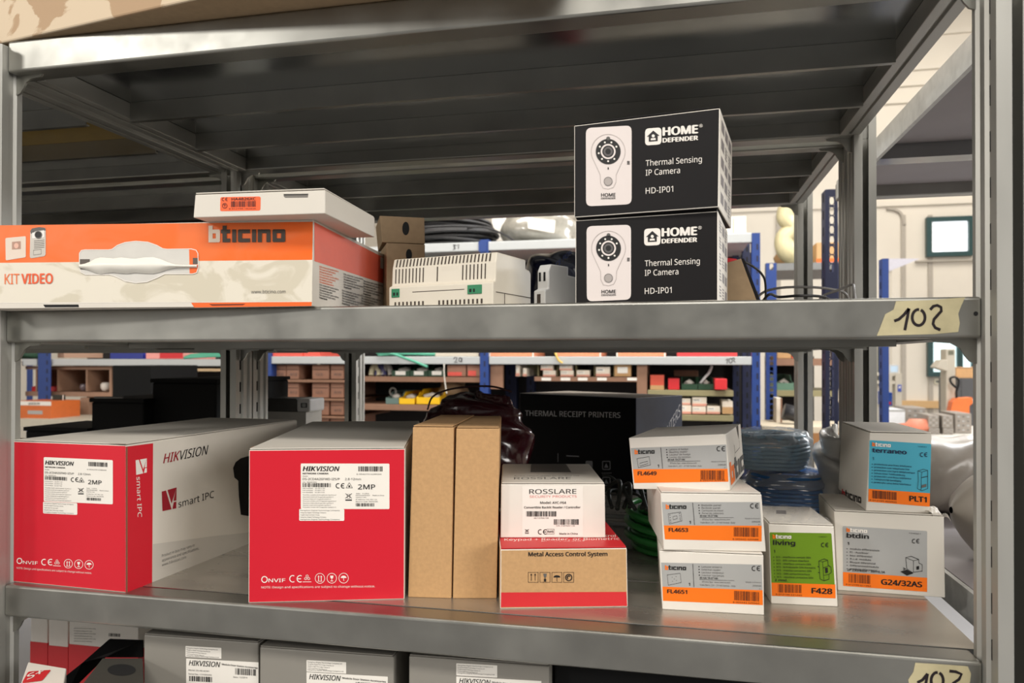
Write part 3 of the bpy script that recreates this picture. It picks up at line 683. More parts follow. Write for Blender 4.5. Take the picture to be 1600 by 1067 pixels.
def wide_label(c, TL, TR, MR, ML, BR, BL, tint, title, sub, lines, code, logo_t, r=2.2, title_w=.36, txt=BLACK, extra=None, fig=None, code_x=(.62, .95), bar=(.06, .47), digits='8 012199 631220'):
    P = [V(q).to_2d() for q in (TL, TR, MR, ML, BR, BL)]
    p = Print(c.front, 1)
    p.quad(TL, TR, BR, BL, tint, r); p.poly([ML, MR, BR, BL], ORANGE, 2)
    lab = p.build('label', c.thing, 'coloured label above an orange code strip')
    G = lambda a, b: tuple((P[0] * (1 - a) + P[1] * a) * (1 - b) + (P[3] * (1 - a) + P[2] * a) * b)
    O = lambda a, b: tuple((P[3] * (1 - a) + P[2] * a) * (1 - b) + (P[5] * (1 - a) + P[4] * a) * b)
    H = (P[3] - P[0]).length
    q = Print(c.front, 3)
    a, b = G(.045, .12), G(.345 if title_w > .3 else .29, .12); bt_logo(q, a[0], a[1], b[0], b[1], 5.6, logo_t[0], logo_t[1])
    q.text(title, G(.045, .245), G(.045 + title_w, .245), 7.0, txt, bold=.03)
    q.text('1', G(.055, .40), G(.075, .40), 4.4, txt, bold=.03)
    for i, (t, w) in enumerate(lines):
        y = .50 + i * sub; q.disc(G(.05, y - .012), .7, .7, txt); q.text(t, G(.085, y), G(.085 + w, y), 2.5, txt, bold=.005)
    if extra: q.text(extra[0], G(.05, .965), G(extra[1], .965), 3.4, txt, bold=.02)
    q.text('104021', G(.78, .08), G(.92, .08), 1.8, txt)
    x, y = G(.82, .19); q.ce(x, y, 6.4, txt, w=1.1)
    if fig: fig(q, G)
    q.text(code, O(code_x[0], .70), O(code_x[1], .70), 8.6, BLACK, bold=.035)
    q.build('lettering', lab)
    q = Print(c.front, 3); bi = mat('brown_bar_ink', (96, 44, 12), .5)
    q.bars(O(bar[0] + .04, .10), O(bar[1], .10), (P[5] - P[3]).length * .62, bi, 56, len(title)); q.text(digits, O(bar[0], .92), O(bar[1], .92), 2.2, BLACK); q.build('barcode', lab)
    return lab
def fig_module(q, G, a0=.74, a1=.95, b0=.50, b1=.93):
    B = lambda a, b: G(a0 + (a1 - a0) * a, b0 + (b1 - b0) * b)
    q.stroke([B(.12, .10), B(.55, .0), B(.80, .06), B(.80, .28), B(1, .36), B(1, .62), B(.80, .70), B(.80, .92), B(.40, 1), B(.12, .92)], .8, BLACK, closed=True)
    q.stroke([B(.40, .14), B(.40, 1)], .6, BLACK); q.stroke([B(.12, .10), B(.40, .14), B(.80, .06)], .6, BLACK); q.stroke([B(.40, .42), B(.80, .32), B(1, .36)], .6, BLACK); q.stroke([B(.40, .76), B(.80, .70)], .6, BLACK)
    q.stroke([B(.0, .35), B(.12, .38)], 1.0, BLACK); q.stroke([B(.0, .62), B(.12, .65)], 1.0, BLACK); q.poly([B(.55, .42), B(.75, .39), B(.75, .62), B(.55, .66)], BLACK, 4)
def fig_breaker(q, G):
    B = lambda a, b: G(.68 + .26 * a, .56 + .42 * b)
    q.stroke([B(.25, .08), B(.50, 0), B(.85, .14), B(.85, .32), B(1, .38), B(1, .72), B(.55, .82), B(.30, .66)], .8, BLACK, closed=True)
    q.stroke([B(.25, .08), B(.60, .22), B(.85, .14)], .6, BLACK); q.stroke([B(.60, .22), B(.60, .80)], .6, BLACK); q.poly([B(.74, .50), B(.86, .47), B(.86, .64), B(.74, .67)], BLACK, 4)
    q.poly([B(0, .82), B(.30, .70), B(.60, .86), B(.30, 1)], BLACK, 4); q.stroke([B(.14, .62), B(.24, .66), B(.14, .72)], 1.4, BLACK)
def fig_socket(q, G):
    B = lambda a, b: G(.79 + .17 * a, .52 + .44 * b)
    q.stroke([B(.02, .10), B(.55, 0), B(.95, .04), B(1, .88), B(.45, 1), B(.02, .92), B(.08, .55)], .7, BLACK, closed=True); q.stroke([B(.02, .10), B(.40, .14), B(.95, .04)], .6, BLACK)
    q.stroke([B(.36, .40), B(.95, .32)], 1.0, BLACK); q.stroke([B(.40, .14), B(.36, .40), B(.36, .98)], .6, BLACK); q.poly([B(.42, .74), B(.85, .67), B(.85, .80), B(.42, .87)], GREYINK, 4)
wide_label(liv, (1202.3, 831.5), (1299, 833), (1305, 913), (1205.5, 910), (1305.5, 934.5), (1206, 930.5), GREEN, 'living', .066,
           [('SCS - interfaccia contatti DIN', .55), ('SCS - DIN contact interface', .52), ('SCS - interface contacts DIN', .55), ('SCS - Schnittstelle DIN Kontakte', .62), ('SCS - interfaz contactos DIN', .55), ('SCS - DIN contactinterface', .52), ('SCS - interface contactos DIN', .57)],
           'F428', (ORANGE, WHITEINK), extra=('2 mod.', .25), fig=fig_module)
wide_label(g24, (1316.5, 821.5), (1448.5, 829.5), (1448.5, 902.5), (1317, 893.5), (1448.5, 924.5), (1317.5, 915), LGREY, 'btdin', .072,
           [('modulo differenziale', .35), ('FI - Auslöser', .22), ('bloc différentiel', .26), ('R.c.d. module', .25), ('Bloque diferencial', .30), ('Differentieelmodule', .34), ('módulo diferencial', .32)],
           'G24/32AS', (ORANGE, WHITEINK), title_w=.265, extra=('2P 230/400V~  Idn=0,3A', .50), fig=fig_breaker, code_x=(.45, .94), bar=(.03, .33), digits='8 012199 611352')
wide_label(plt, (1358.5, 687.5), (1455, 693.5), (1453, 770.5), (1357, 763.5), (1452.5, 791.5), (1356.5, 783.5), CYAN, 'terraneo', .062,
           [('protezione una linea telefonica', .60), ('protection one telephone line', .57), ('protection une ligne téléphonique', .66), ('Schutz einer Telefonleitung', .50), ('protección una línea telefónica', .60), ('1 telephone lijn beveiliging', .44), ('protecção uma linha telefónica', .60)],
           'PLT1', (ORANGE, WHITEINK), title_w=.56, txt=mat('navy_ink', (16, 28, 66), .5), fig=fig_socket, code_x=(.665, .95), bar=(.02, .46), digits='8 012199 405005')
p = Print(plt.left, 1)
word_mark(p, lambda x, y: (1316 + x * .25, 776.5 + x * .25 * .34 - y * .5), RED2, mat('dark_print', (52, 44, 40), .6)); p.build('lettering', plt.thing, 'large wordmark low on the shaded side')
p = Print(liv.top, 8); p.quad((1213, 799), (1228, 799.5), (1229.5, 815), (1212, 814), mat('pale_print', (128, 120, 120), .5), 0); p.build('printed_lid', liv.thing, 'grey printed picture on the lid')
mb = MB(); q5, q6 = g24.P[5], g24.P[6]
def crush(a, b):
    q = q5 * (1 - a) + q6 * a + g24.ux * (-.018 + .026 * b) + V((0, 0, .0026 + .0045 * math.sin(a * 17 + 2) * math.sin(b * 9 + 1) - .016 * max(0, b - .6))) - g24.uy * .003 * math.sin(b * 11)
    return q
part('crushed_corner', mb.grid(crush, 16, 10, STICKER, False), g24.thing, 'torn and crushed corner of the lid')
FILM = mat('clear_film', (236, 236, 236), .08, var=.0, spec=.6, trans=.0, alpha=.16)
mb = MB()
def filmf(a, b):
    q = liv.P[4] * (1 - a) + liv.P[5] * a; r = liv.P[7] * (1 - a) + liv.P[6] * a
    return q * (1 - b) + r * b + V((0, 0, .0022 + .0022 * math.sin(a * 19 + b * 7) * math.sin(b * 15 + a * 4)))
part('film_wrap', mb.grid(filmf, 14, 10, FILM), liv.thing, 'crinkled clear film over the lid')

# ---------------------------------------------------------------- black home camera boxes
PALE = mat('pale_print_panel', (226, 216, 212), .45, var=.015); LINE = mat('fine_line_ink', (170, 162, 158), .5)
LENSG = mat('lens_grey_print', (96, 92, 92), .5)
def home_box(c, kx, TL, TR, BR, BL, cam_c, s, dy):
    """dy(x): vertical shift of a feature at x compared with the lower box"""
    p = Print(c.front, 1); p.quad(TL, TR, BR, BL, PALE, 9); lab = p.build('printed_panel', c.thing, 'pale panel with a picture of the camera')
    q = Print(c.front, 2); cx, cy = cam_c
    q.stroke([(cx + 26.5 * math.cos(math.radians(a)), cy + 27 * math.sin(math.radians(a)) + (0)) for a in range(150, 391, 10)] + [(cx + 12.5, cy + 36), (cx + 12, cy + 48), (cx + 8, cy + 56), (cx, cy + 58.5), (cx - 8, cy + 57), (cx - 12, cy + 49), (cx - 12.5, cy + 36)], .6, LINE, closed=True)
    q.disc((cx, cy), 19.4, 19.8, BLACK, 3, 36); q.disc((cx, cy - 20.5), 3, 3, GREYINK, 3)
    q.ring((cx, cy), 10.4, 10.6, 2.6, PALE, 4, 32); q.disc((cx, cy), 7.2, 7.4, LENSG, 4); q.disc((cx, cy), 4.2, 4.4, BLACK, 5)
    for i in range(9):
        if i == 7: continue
        a = math.radians(90 + 40 * i); q.disc((cx + 14.9 * math.cos(a), cy + 15.1 * math.sin(a)), 1.5, 1.5, WHITEINK, 4)
    q.disc((cx, cy + 46.5), 6.4, 6.6, LINE, 3); q.ring((cx, cy + 46.5), 6.4, 6.6, .6, GREYINK, 4); q.rect(cx - .8, cy + 24.5, cx + .8, cy + 28, BLACK, 3)
    for i in range(3): q.rect(cx + 29 * s, cy + 17 + i * 2.0 - 2.2, cx + 33 * s, cy + 18.2 + i * 2.0 - 2.2, BLACK, 3)
    x0, x1, y = cx - 11, cx + 11.5, cy + 70.5
    q.text('HOME', (x0, y + dy(0) * 0), (x1, y - .4), 5.4, BLACK, bold=.02); q.text('DEFENDER', (x0, y + 3.9), (x1, y + 3.5), 2.6, BLACK, bold=.02)
    q.build('printed_camera_picture', lab)
    q = Print(c.front, 1)
    ex, ey = kx; sl = dy(1)
    E = lambda x, yy: (x, yy + (x - ex) * sl)
    T = lambda t, x0, x1, yy, cap, b=0: q.text(t, E(x0, yy), E(x1, yy), cap, WHITEINK, bold=b)
    q.quad(E(ex, ey), E(ex + 25.5, ey), E(ex + 25.5, ey + 26.5), E(ex, ey + 26.5), WHITEINK, 6, 1)
    hx, hy = ex + 12.8, ey + 13
    q.poly([E(hx - 10, hy + 0), E(hx, hy - 9), E(hx + 10, hy + 0), E(hx + 7, hy), E(hx + 7, hy + 8), E(hx - 7, hy + 8), E(hx - 7, hy)], BLACK, 2)
    q.disc(E(hx, hy - .5), 2.4, 2.4, WHITEINK, 3); q.poly([E(hx - 4.2, hy + 6), E(hx - 3.4, hy + 3), E(hx + 3.4, hy + 3), E(hx + 4.2, hy + 6)], WHITEINK, 3)
    T('HOME', ex + 27.2, ex + 83, ey + 13.6, 13.4, .05); T('DEFENDER', ex + 27.2, ex + 83, ey + 24.2, 7.2, .05); T('\u00ae', ex + 84.5, ex + 90, ey + 4.6, 5, 0)
    T('Thermal Sensing', ex + 1, ex + 87 * s, ey + 58.6, 9.0); T('IP Camera', ex + 1, ex + 53.5 * s, ey + 73.6, 9.0); T('HD-IP01', ex + 1, ex + 43 * s, ey + 102, 9.2)
    q.build('lettering', c.thing, 'white brand mark and product lines')
home_box(hd1, (1006.5, 357.5), (916.5, 353.5), (986, 351), (986, 468), (917, 471), (951, 388), 1.0, lambda k: -.045 if k else 0)
home_box(hd2, (1008, 201), (915.5, 200), (987, 196), (987, 319), (915.8, 322.5), (950.5, 237), 1.02, lambda k: -.075 if k else 0)
def side_print(c, seed):
    """columns of small grey pictures and words on the pale short side"""
    q = Print(c.rightq, 1); rnd = random.Random(seed); ink = mat('faint_print', (128, 122, 122), .6)
    for i in range(3):
        for j in range(5):
            x, y = .12 + i * .28, .07 + j * .185
            if rnd.random() < .5: q.poly([(x, y), (x + .2, y), (x + .2, y + .11), (x, y + .11)], ink, 1)
            else:
                for k in range(4): q.poly([(x, y + k * .035), (x + rnd.uniform(.12, .22), y + k * .035), (x + .12, y + k * .035 + .018), (x, y + k * .035 + .018)], ink, 1)
    q.build('lettering', c.thing, 'small grey pictures and words on the short side')
side_print(hd2, 4); side_print(hd1, 5)

# ---------------------------------------------------------------- orange kit box and the white box on it
OR_A = splash_mat('kit_orange_ink', (234, 112, 48), (244, 104, 20), 14, .45, .6, .38, 1.3); CREAM = mat('kit_cream_print', (224, 218, 202), .5, var=.03)
def pf(pts, m, name, face, lay=1, label=None, parent=None):
    p = Print(face, lay); p.poly(pts, m, lay); return p.build(name, parent or kit.thing, label)
p = Print(kit.front, 1); p.poly([(-36, 352.5), (489, 346.5), (488, 406), (-36, 411)], OR_A, 1)
p.poly([(-36, 411), (488, 406), (487.5, 476), (-36, 480)], splash_mat('kit_splash_print', (222, 215, 199), (205, 197, 177), 16, .50, .56, .5, 1.6), 1)
panel = p.build('printed_panel', kit.thing, 'orange upper half over a cream splashed lower half')
q = Print(kit.front, 3)
BEIGEINK = mat('beige_ink', (222, 204, 184), .5); DKLOGO = mat('dark_logo_ink', (64, 52, 42), .5)
word_mark(q, lambda x, y: (326.3 + x, 378.8 - x * .004 - y), BEIGEINK, DKLOGO)
q.text('KIT', (8, 444), (31, 443.7), 16, OR_A); q.text('VIDEO', (34, 443.7), (83.5, 443), 16, mat('deep_orange_ink', (226, 88, 40), .5), bold=.03)
q.text('www.bticino.com', (393, 458.5), (446.5, 458), 5.2, GREYINK)
q.build('lettering', panel)
q = Print(kit.front, 3); GREYP = mat('pictured_grey', (196, 190, 180), .5); GREYD = mat('pictured_dark_grey', (92, 88, 84), .5)
q.quad((9, 372), (41, 369), (41, 402), (9.5, 407), mat('pictured_cream', (222, 206, 190), .5), 2, 3); q.quad((19.5, 378), (33, 377), (33, 389), (19.5, 390), mat('pictured_screen', (176, 138, 120), .5), 0, 4); q.disc((26.5, 384), 3.6, 4.2, mat('pictured_pink', (226, 180, 160), .5), 5)
q.quad((48, 359), (72, 355), (72, 400), (47, 404), GREYP, 4, 3); q.poly([(48, 361), (51, 357), (62, 355), (71, 356), (72, 360), (49, 365)], GREYD, 4); q.quad((51, 362), (70, 359.5), (70, 371), (51, 373), mat('pictured_white', (230, 226, 220), .5), 2, 4); q.disc((61, 367), 5.2, 5.2, BLACK, 5); q.ring((61, 367), 5.2, 5.2, 1.2, GREYD, 6)
for i in range(5): q.stroke([(54, 376.5 + i * 2.8), (70, 375 + i * 2.8)], .8, GREYD, 4)
q.stroke([(53, 391), (65, 389.5), (65, 397), (53, 398.5)], .6, GREYD, 4, closed=True)
q.build('printed_picture', panel)
# carrying handle set in its cut-out
cut = [(125, 400), (125, 396), (128, 391.5), (133, 390.5), (170, 390.5), (176, 389.5), (184, 383.5), (196, 379), (213, 377), (232, 378.5), (246, 383.5), (255, 388.5), (262, 389.5), (300, 389), (307, 391), (310, 396), (310.5, 418), (308, 426), (302, 428), (258, 428), (246, 434), (230, 440.5), (213, 442), (196, 439), (182, 432), (172, 429), (134, 429), (127, 425), (125, 418)]
p = Print(kit.front, 3.5); p.poly(cut, mat('cut_out_inner_card', (206, 203, 196), .6), 3.5); p.poly([(296, 389.5), (306, 391), (309.5, 396), (310, 418), (308, 426), (297, 428)], ORANGE2, 4.2)
p.rect(125.5, 405, 141, 421, mat('cut_out_slot', (92, 84, 78), .7), 4.2); p.rect(302, 403, 310, 413, mat('cut_out_slot', (92, 84, 78), .7), 4.8)
p.stroke(cut, 1.1, WHITEINK, 5.0, closed=True)
p.build('handle_recess', kit.thing, 'grey recess of the handle cut-out')
HAND = mat('white_handle_plastic', (232, 228, 218), .35, var=.01)
up_ = [(126, 413.5), (134, 412), (142, 409), (150, 404.5), (158, 402.5), (168, 403), (178, 404), (190, 402.5), (200, 403.5), (212, 404.5), (226, 402.5), (240, 402), (252, 405), (264, 410), (276, 413.5), (292, 414), (310, 413.5)]
dn_ = [(126, 419), (134, 420.5), (142, 423), (150, 426.5), (158, 428.5), (168, 427), (178, 426), (190, 427.5), (200, 428), (212, 426.5), (226, 427.5), (240, 428), (252, 425.5), (264, 421), (276, 418.5), (292, 418.5), (310, 418.5)]
mb = MB(); f = kit.front; nn = len(up_)
vs = []
for j in range(nn):
    for k in range(9):
        t = k / 8; q_ = (up_[j][0], up_[j][1] * (1 - t) + dn_[j][1] * t)
        vs.append(f.p(q_, 1) + f.N * (.0012 + .0052 * math.sin(math.pi * t) * (.35 + .65 * math.sin(math.pi * j / (nn - 1)))))
mb.mesh(vs, [(j * 9 + k, j * 9 + k + 1, (j + 1) * 9 + k + 1, (j + 1) * 9 + k) for j in range(nn - 1) for k in range(8)], HAND, True)
part('handle', mb, kit.thing, 'white moulded plastic carrying handle')
# lower lip of the box and its slots
p = Print(kit.front, 2); lowlip = [(-36, 473.5), (300, 472.8), (487.5, 471.5), (487, 478), (-36, 482)]
p.poly(lowlip, GREYWHITE, 2); p.poly([(299, 473), (487.5, 471.8), (487, 478), (304, 480.5)], ORANGE2, 2.6); p.poly([(68, 476), (123, 475.7), (124, 480), (71, 480.3)], DARK, 3); p.poly([(327, 475.2), (384, 474.6), (380, 477), (332, 477.8)], mat('dark_orange_slot', (120, 46, 20), .7), 3.2)
p.stroke([(-36, 473.3), (200, 472.6), (487.5, 471.3)], .7, WHITEINK, 3.2)
p.build('carton_lip', kit.thing, 'white and orange lower lip with slots')
# printed right side
p = Print(kit.right, 1); p.poly([(491, 347), (612, 409), (612, 447), (491, 408)], mat('coral_print', (228, 98, 74), .42, var=.05), 1); pan = p.build('printed_side', kit.thing, 'coral upper band of the short side')
p = Print(kit.right, 2)
for (x, y, n, m_) in ((498.5, 417.5, 7, OR_A), (536.5, 429.5, 6, BLACK), (567, 440, 6, BLACK), (498.5, 446, 6, BLACK), (534, 455, 6, BLACK), (564, 463, 4, BLACK)):
    for i in range(n):
        w = 30 - (i % 3) * 5 - (8 if i == n - 1 else 0)
        p.text('Il kit comprende il posto esterno', (x, y + i * 4.0), (x + w, y + i * 4.0 + w * .27), 2.8, m_, bold=.01)
p.build('lettering', pan)
p = Print(kit.right, 2); p.poly([(594, 401), (612, 408.5), (612, 424), (594, 419)], STICKER, 2); p.bars((600, 405), (611, 409.5), 14, BLACK, 26, 4, 3); p.build('barcode', pan, 'white barcode sticker')
# white flat box: sticker, finger notch, lid edge
OST = mat('orange_sticker_paper', (244, 98, 44), .45, var=.03)
p = Print(ha.front, 1); p.quad((344.5, 308), (407.5, 307), (407, 329), (344, 330), OST, 3); lab = p.build('label', ha.thing, 'orange sticker with code')
p = Print(ha.front, 2); ink = mat('sticker_dark_ink', (74, 22, 16), .5)
p.ce(347, 309, 5.0, ink); p.text('HA4826XC', (362, 313.2), (400, 312.7), 4.2, ink, bold=.02); p.ring((351.5, 321.5), 3.6, 3.8, .8, ink); p.stroke([(351.5, 319), (351.5, 324)], .8, ink); p.stroke([(349.5, 320), (353.5, 320)], .7, ink)
p.text('8 012199 182438', (358, 327.3), (400, 327), 2.2, ink); p.build('lettering', lab)
p = Print(ha.front, 2); p.bars((361.5, 314.5), (401, 314), 9, ink, 50, 12); p.build('barcode', lab)
p = Print(ha.front, 1); p.poly([(443, 303), (482, 302.5), (481, 308.5), (446, 309), (443.5, 307)], mat('notch_grey', (120, 116, 110), .7), 1); p.stroke([(444, 304.5), (481, 304)], 1, DARK, 2); p.build('finger_notch', ha.thing)
# ---------------------------------------------------------------- large carton on the top shelf
SPL = splash_mat('tan_print_with_pale_splashes', (178, 148, 115), (212, 192, 164), 13, .53, .555)
ux = V((math.cos(math.radians(-9)), math.sin(math.radians(-9)), 0)); a = V((-.765, .005, ZT + .0005)); b = a + ux * .66
big = Carton('big_carton', 'big tan carton with pale splashed print overhanging the top shelf', 'carton', 0, 0, 0, 0, ZT + .0005, .42, [SPL, SPL, SPL, SPL, SPL, KRAFT_D], pts=(a, b, a + V((0, 0, .30)), b + V((0, 0, .30))), bevel=.002)
big.flap(SPL)

# ---------------------------------------------------------------- behind the front row on the middle shelf
DIN = mat('ivory_plastic', (214, 206, 190), .45, var=.02); DSLOT = mat('vent_slot_dark', (62, 52, 44), .8); DGREEN = mat('green_terminal', (20, 120, 78), .4); DGREY = mat('pale_grey_plastic', (206, 206, 204), .35, var=.02)
def din(name, label, group, P0, P1, depth, prof, m, slots):
    ux = (P1 - P0); ux.z = 0; w = ux.length; ux.normalize(); uy = V((-ux.y, ux.x, 0)); O = V((P0.x, P0.y, ZM))
    t = thing(name, label, 'electrical module', tuple(O + ux * w / 2 + uy * depth / 2), group)
    part('housing', MB().prism(prof, O, O + ux * w, uy, (0, 0, 1), m), t, bevel=.0012)
    slots(t, O, ux, uy, w)
    return t
hz = ZM + .0532
P0, P1 = at(613, 405, Z=hz), at(775, 393, Z=hz)
H = hz - ZM
prof = [(0, .0), (0, H * .42), (.005, H * .46), (.006, H * .80), (.009, H), (.074, H), (.074, H * .82), (.083, H * .80), (.087, H * .74), (.087, 0)]
prof = [(d - .006, h) for d, h in prof]
def slots_a(t, O, ux, uy, w):
    f = lambda s_, d, h: O + ux * (w * s_) + uy * (d - .006 - .0003) + V((0, 0, H * h))
    mb = MB()
    def slot(s0, s1, d0, h0, d1, h1): mb.face([f(s0, d0, h0), f(s1, d0, h0), f(s1, d1, h1), f(s0, d1, h1)], DSLOT)
    n = 27
    for i in range(n):
        s0 = .035 + i * .935 / n; slot(s0, s0 + .013, .0060 + .0003, .83, .0088, .985)
        if (i < 9 or 11 < i < 13 or 19 <= i < 26): slot(s0, s0 + .011, .0053, .50, .0060, .79)
    for i in range(22):
        if i in (8, 9, 10): continue
        s0 = .06 + i * .87 / 22; slot(s0, s0 + .016, 0, .03, 0, .12)
    mb.face([f(.24, 0, .30), f(.74, 0, .305), f(.74, 0, .316), f(.24, 0, .312)], DSLOT)
    part('vent_slots', mb, t)
    part('blank_cover', MB().obox(f(.50, .0060, .49), ux * .020, uy * .001, V((0, 0, H * .30)), DIN), t)
    for s0, s1 in ((.03, .11), (.77, .90)):
        g = part('terminal_block', MB().obox(f(s0, -.0006, .215), ux * (w * (s1 - s0)), uy * .003, V((0, 0, H * .17)), DGREEN), t, 'green screw terminal', bevel=.0004)
        part('screw_hole', MB().obox(f(s0 + .02, -.0009, .25), ux * (w * .018), uy * .0006, V((0, 0, H * .06)), DARK).obox(f(s0 + .055, -.0009, .25), ux * (w * .014), uy * .0006, V((0, 0, H * .06)), DARK), g)
    part('side_seam', MB().obox(O + ux * (w + .0001) + uy * .0 + V((0, 0, H * .24)), ux * .0004, uy * .080, V((0, 0, .0006)), DSLOT).obox(O + ux * (w + .0001) + uy * .018 + V((0, 0, .001)), ux * .0004, uy * .0006, V((0, 0, H * .22)), DSLOT), t)
din('rail_module', 'wide ivory rail module with rows of vent slots and green terminals', None, P0, P1, .087, prof, DIN, slots_a)
hz2 = ZM + .0473
Q0, Q1 = at(834, 413, Z=hz2), at(852, 411, Z=hz2)
H2 = hz2 - ZM
prof2 = [(0, 0), (0, H2 * .40), (.006, H2 * .45), (.006, H2 * .85), (.010, H2), (.040, H2), (.040, H2 * .80), (.055, H2 * .78), (.055, H2 * .45), (.062, H2 * .42), (.062, 0)]
def slots_b(t, O, ux, uy, w):
    mb = MB()
    for s0 in (.15, .55): mb.obox(O + ux * (w * s0) + uy * .0056 + V((0, 0, H2 * .62)), ux * (w * .16), uy * .0006, V((0, 0, H2 * .20)), DARK)
    mb.obox(O + ux * (w * .3) + uy * -.0003 + V((0, 0, H2 * .12)), ux * (w * .3), uy * .0006, V((0, 0, H2 * .2)), DSLOT)
    part('vent_slots', mb, t)
din('rail_module', 'narrow pale grey rail module standing beside the wide ivory one', None, Q0, Q1, .062, prof2, DGREY, slots_b)

lowk = Carton('hand_hole_box', 'open kraft box with an oval hand hole, under another like it', 'box', (604, 470), (664, 497), (604, 379), (664, 382), ZM, .075, KRAFT_D, 'kraft boxes with hand holes', yaw=28)
upk = Carton('hand_hole_box', 'kraft box with an oval hand hole, upper one behind the white flat box', 'box', (597, 377), (664, 381), (593, 335), (663, 342), lowk.zt + .0012, .085, KRAFT_D, 'kraft boxes with hand holes', yaw=26)
for c, (hx, hy, rx, ry) in ((upk, (634, 357, 5.5, 10.5)), (lowk, (639, 398, 4.8, 9))):
    p = Print(c.front, 1); p.disc((hx, hy), rx, ry, DARK, 1); p.build('hand_hole', c.thing)
lean = thing('leaning_box', 'small open kraft box leaning beside the black camera boxes', 'box', tuple(at(1155, 486, Y=.17)))
q = [at(1130, 486, Y=.15), at(1188, 486, Y=.15), at(1188, 486, Y=.22), at(1130, 486, Y=.22), at(1130, 412, Y=.15), at(1158, 404, Y=.15), at(1158, 404, Y=.22), at(1130, 412, Y=.22)]
for i in range(4): q[i].z = ZM
part('body', MB().hexa(q, KRAFT_D), lean, bevel=.0006)
part('red_lid_edge', MB().hexa([q[4], q[4] + (q[5] - q[4]) * .78, q[7] + (q[6] - q[7]) * .78, q[7], q[4] + V((0, 0, .007)), q[4] + (q[5] - q[4]) * .74 + V((0, 0, .0012)), q[7] + (q[6] - q[7]) * .74 + V((0, 0, .0012)), q[7] + V((0, 0, .007))], RED2), lean)
part('dark_flap', MB().hexa([q[1] + V((.0004, 0, 0)), q[1] + V((.004, 0, 0)), q[2] + V((.004, 0, 0)), q[2] + V((.0004, 0, 0)), q[5] + V((.0004, 0, 0)), q[5] + V((.003, 0, 0)), q[6] + V((.003, 0, 0)), q[6] + V((.0004, 0, 0))], BLACKCARD), lean)

CABLE = mat('black_cable_sheath', (34, 33, 34), .45); GCABLE = mat('grey_cable_sheath', (128, 126, 124), .45)
def smooth(pts, n=6):
    pts = [V(p) for p in pts]; out = []
    for i in range(len(pts) - 1):
        p0, p1, p2, p3 = pts[max(i - 1, 0)], pts[i], pts[i + 1], pts[min(i + 2, len(pts) - 1)]
        for k in range(n):
            t = k / n
            out.append(.5 * ((2 * p1) + (p2 - p0) * t + (2 * p0 - 5 * p1 + 4 * p2 - p3) * t * t + (3 * p1 - p0 - 3 * p2 + p3) * t ** 3))
    return out + [pts[-1]]
def cable(name, label, pts, r, m, group=None):
    o = MB().tube(smooth(pts), r, m, 8).build(name, base=pts[0]); return tag(o, label, 'cable', group)
def pz(u, v, Y): return at(u, v, Y=Y)
s0 = lambda u, Y: V((at(u, 480, Y=Y).x, Y, ZM + .0022))
cable('loose_cable', 'grey loose cable arching over the middle shelf near the number tape', [s0(1172, .30), pz(1186, 462, .30), pz(1214, 450.5, .29), pz(1262, 448.5, .28), pz(1300, 452, .28), pz(1322, 460, .29), s0(1334, .31)], .0016, GCABLE, 'loose cables on the middle shelf')
cable('loose_cable', 'grey loose cable rising toward the rear right upright', [s0(1270, .26), pz(1284, 464, .26), pz(1308, 454, .25), pz(1331, 445, .24), pz(1334, 452, .22), s0(1338, .20)], .0015, GCABLE, 'loose cables on the middle shelf')
cable('loose_cable', 'black loose cable lying low behind the shelf edge', [s0(1180, .24), pz(1200, 461, .22), pz(1218, 464, .22), pz(1250, 462, .20), pz(1290, 465, .20), s0(1312, .20)], .0016, CABLE, 'loose cables on the middle shelf')
cable('loose_cable', 'black loose cable curling out of the leaning kraft box', [pz(1163, 409, .21), pz(1176, 416, .23), pz(1190, 428, .26), pz(1196, 445, .28), s0(1196, .29)], .0014, CABLE, 'loose cables on the middle shelf')

def sack(name, label, cat, c, r, m, seed, rough=.12, nu=30, nv=20, zmin=None, group=None, wr=1.0):
    rnd = random.Random(seed); ph = [(rnd.uniform(1, 4), rnd.uniform(2, 6), rnd.uniform(0, 6.28), rnd.uniform(.3, 1)) for _ in range(9)]
    c = V(c)
    def P(a, b):
        th, fi = 2 * math.pi * a, math.pi * (b - .5)
        k = 1 + rough * sum(w * math.sin(f1 * th * 1.0 // 1 * 0 + round(f1) * th + f2 * fi * wr + p) for f1, f2, p, w in ph) / 4
        sx = lambda v: math.copysign(abs(v) ** .75, v)
        x, y, z = sx(math.cos(fi)) * math.cos(th) * r[0] * k, sx(math.cos(fi)) * math.sin(th) * r[1] * k, sx(math.sin(fi)) * r[2] * (1 + (k - 1) * .7)
        p = c + V((x, y, z))
        if zmin is not None and p.z < zmin: p.z = zmin
        return p
    o = MB().grid(P, nu, nv, m).build(name, base=V((c.x, c.y, zmin if zmin is not None else c.z - r[2])))
    return tag(o, label, cat, group)
NAVY = mat('navy_plastic_film', (20, 24, 52), .18, var=.2, scale=30, bump=.5, spec=.7); MAROON = mat('maroon_plastic_film', (58, 14, 22), .16, var=.2, scale=22, bump=.5, spec=.7)
nv = sack('navy_sack', 'dark navy plastic sack behind the narrow rail module', 'sack', (at(868, 430, Y=.78).x, .80, ZM + .080), (.075, .10, .084), NAVY, 3, zmin=ZM + .0004)
p = Print(Face((0, .694, 0), (0, -1, 0)), 1); p.text('CE FOR', (868, 419), (894, 396), 8, mat('sack_blue_ink', (58, 78, 140), .5)); p.mb.build('lettering', nv)
sack('red_cloth_bundle', 'dull red cloth bundle beside the black camera boxes', 'cloth', (at(886, 450, Y=.58).x, .60, ZM + .042), (.028, .06, .044), mat('dull_red_cloth', (150, 44, 46), .8, var=.1, bump=.4), 8, zmin=ZM + .0004)

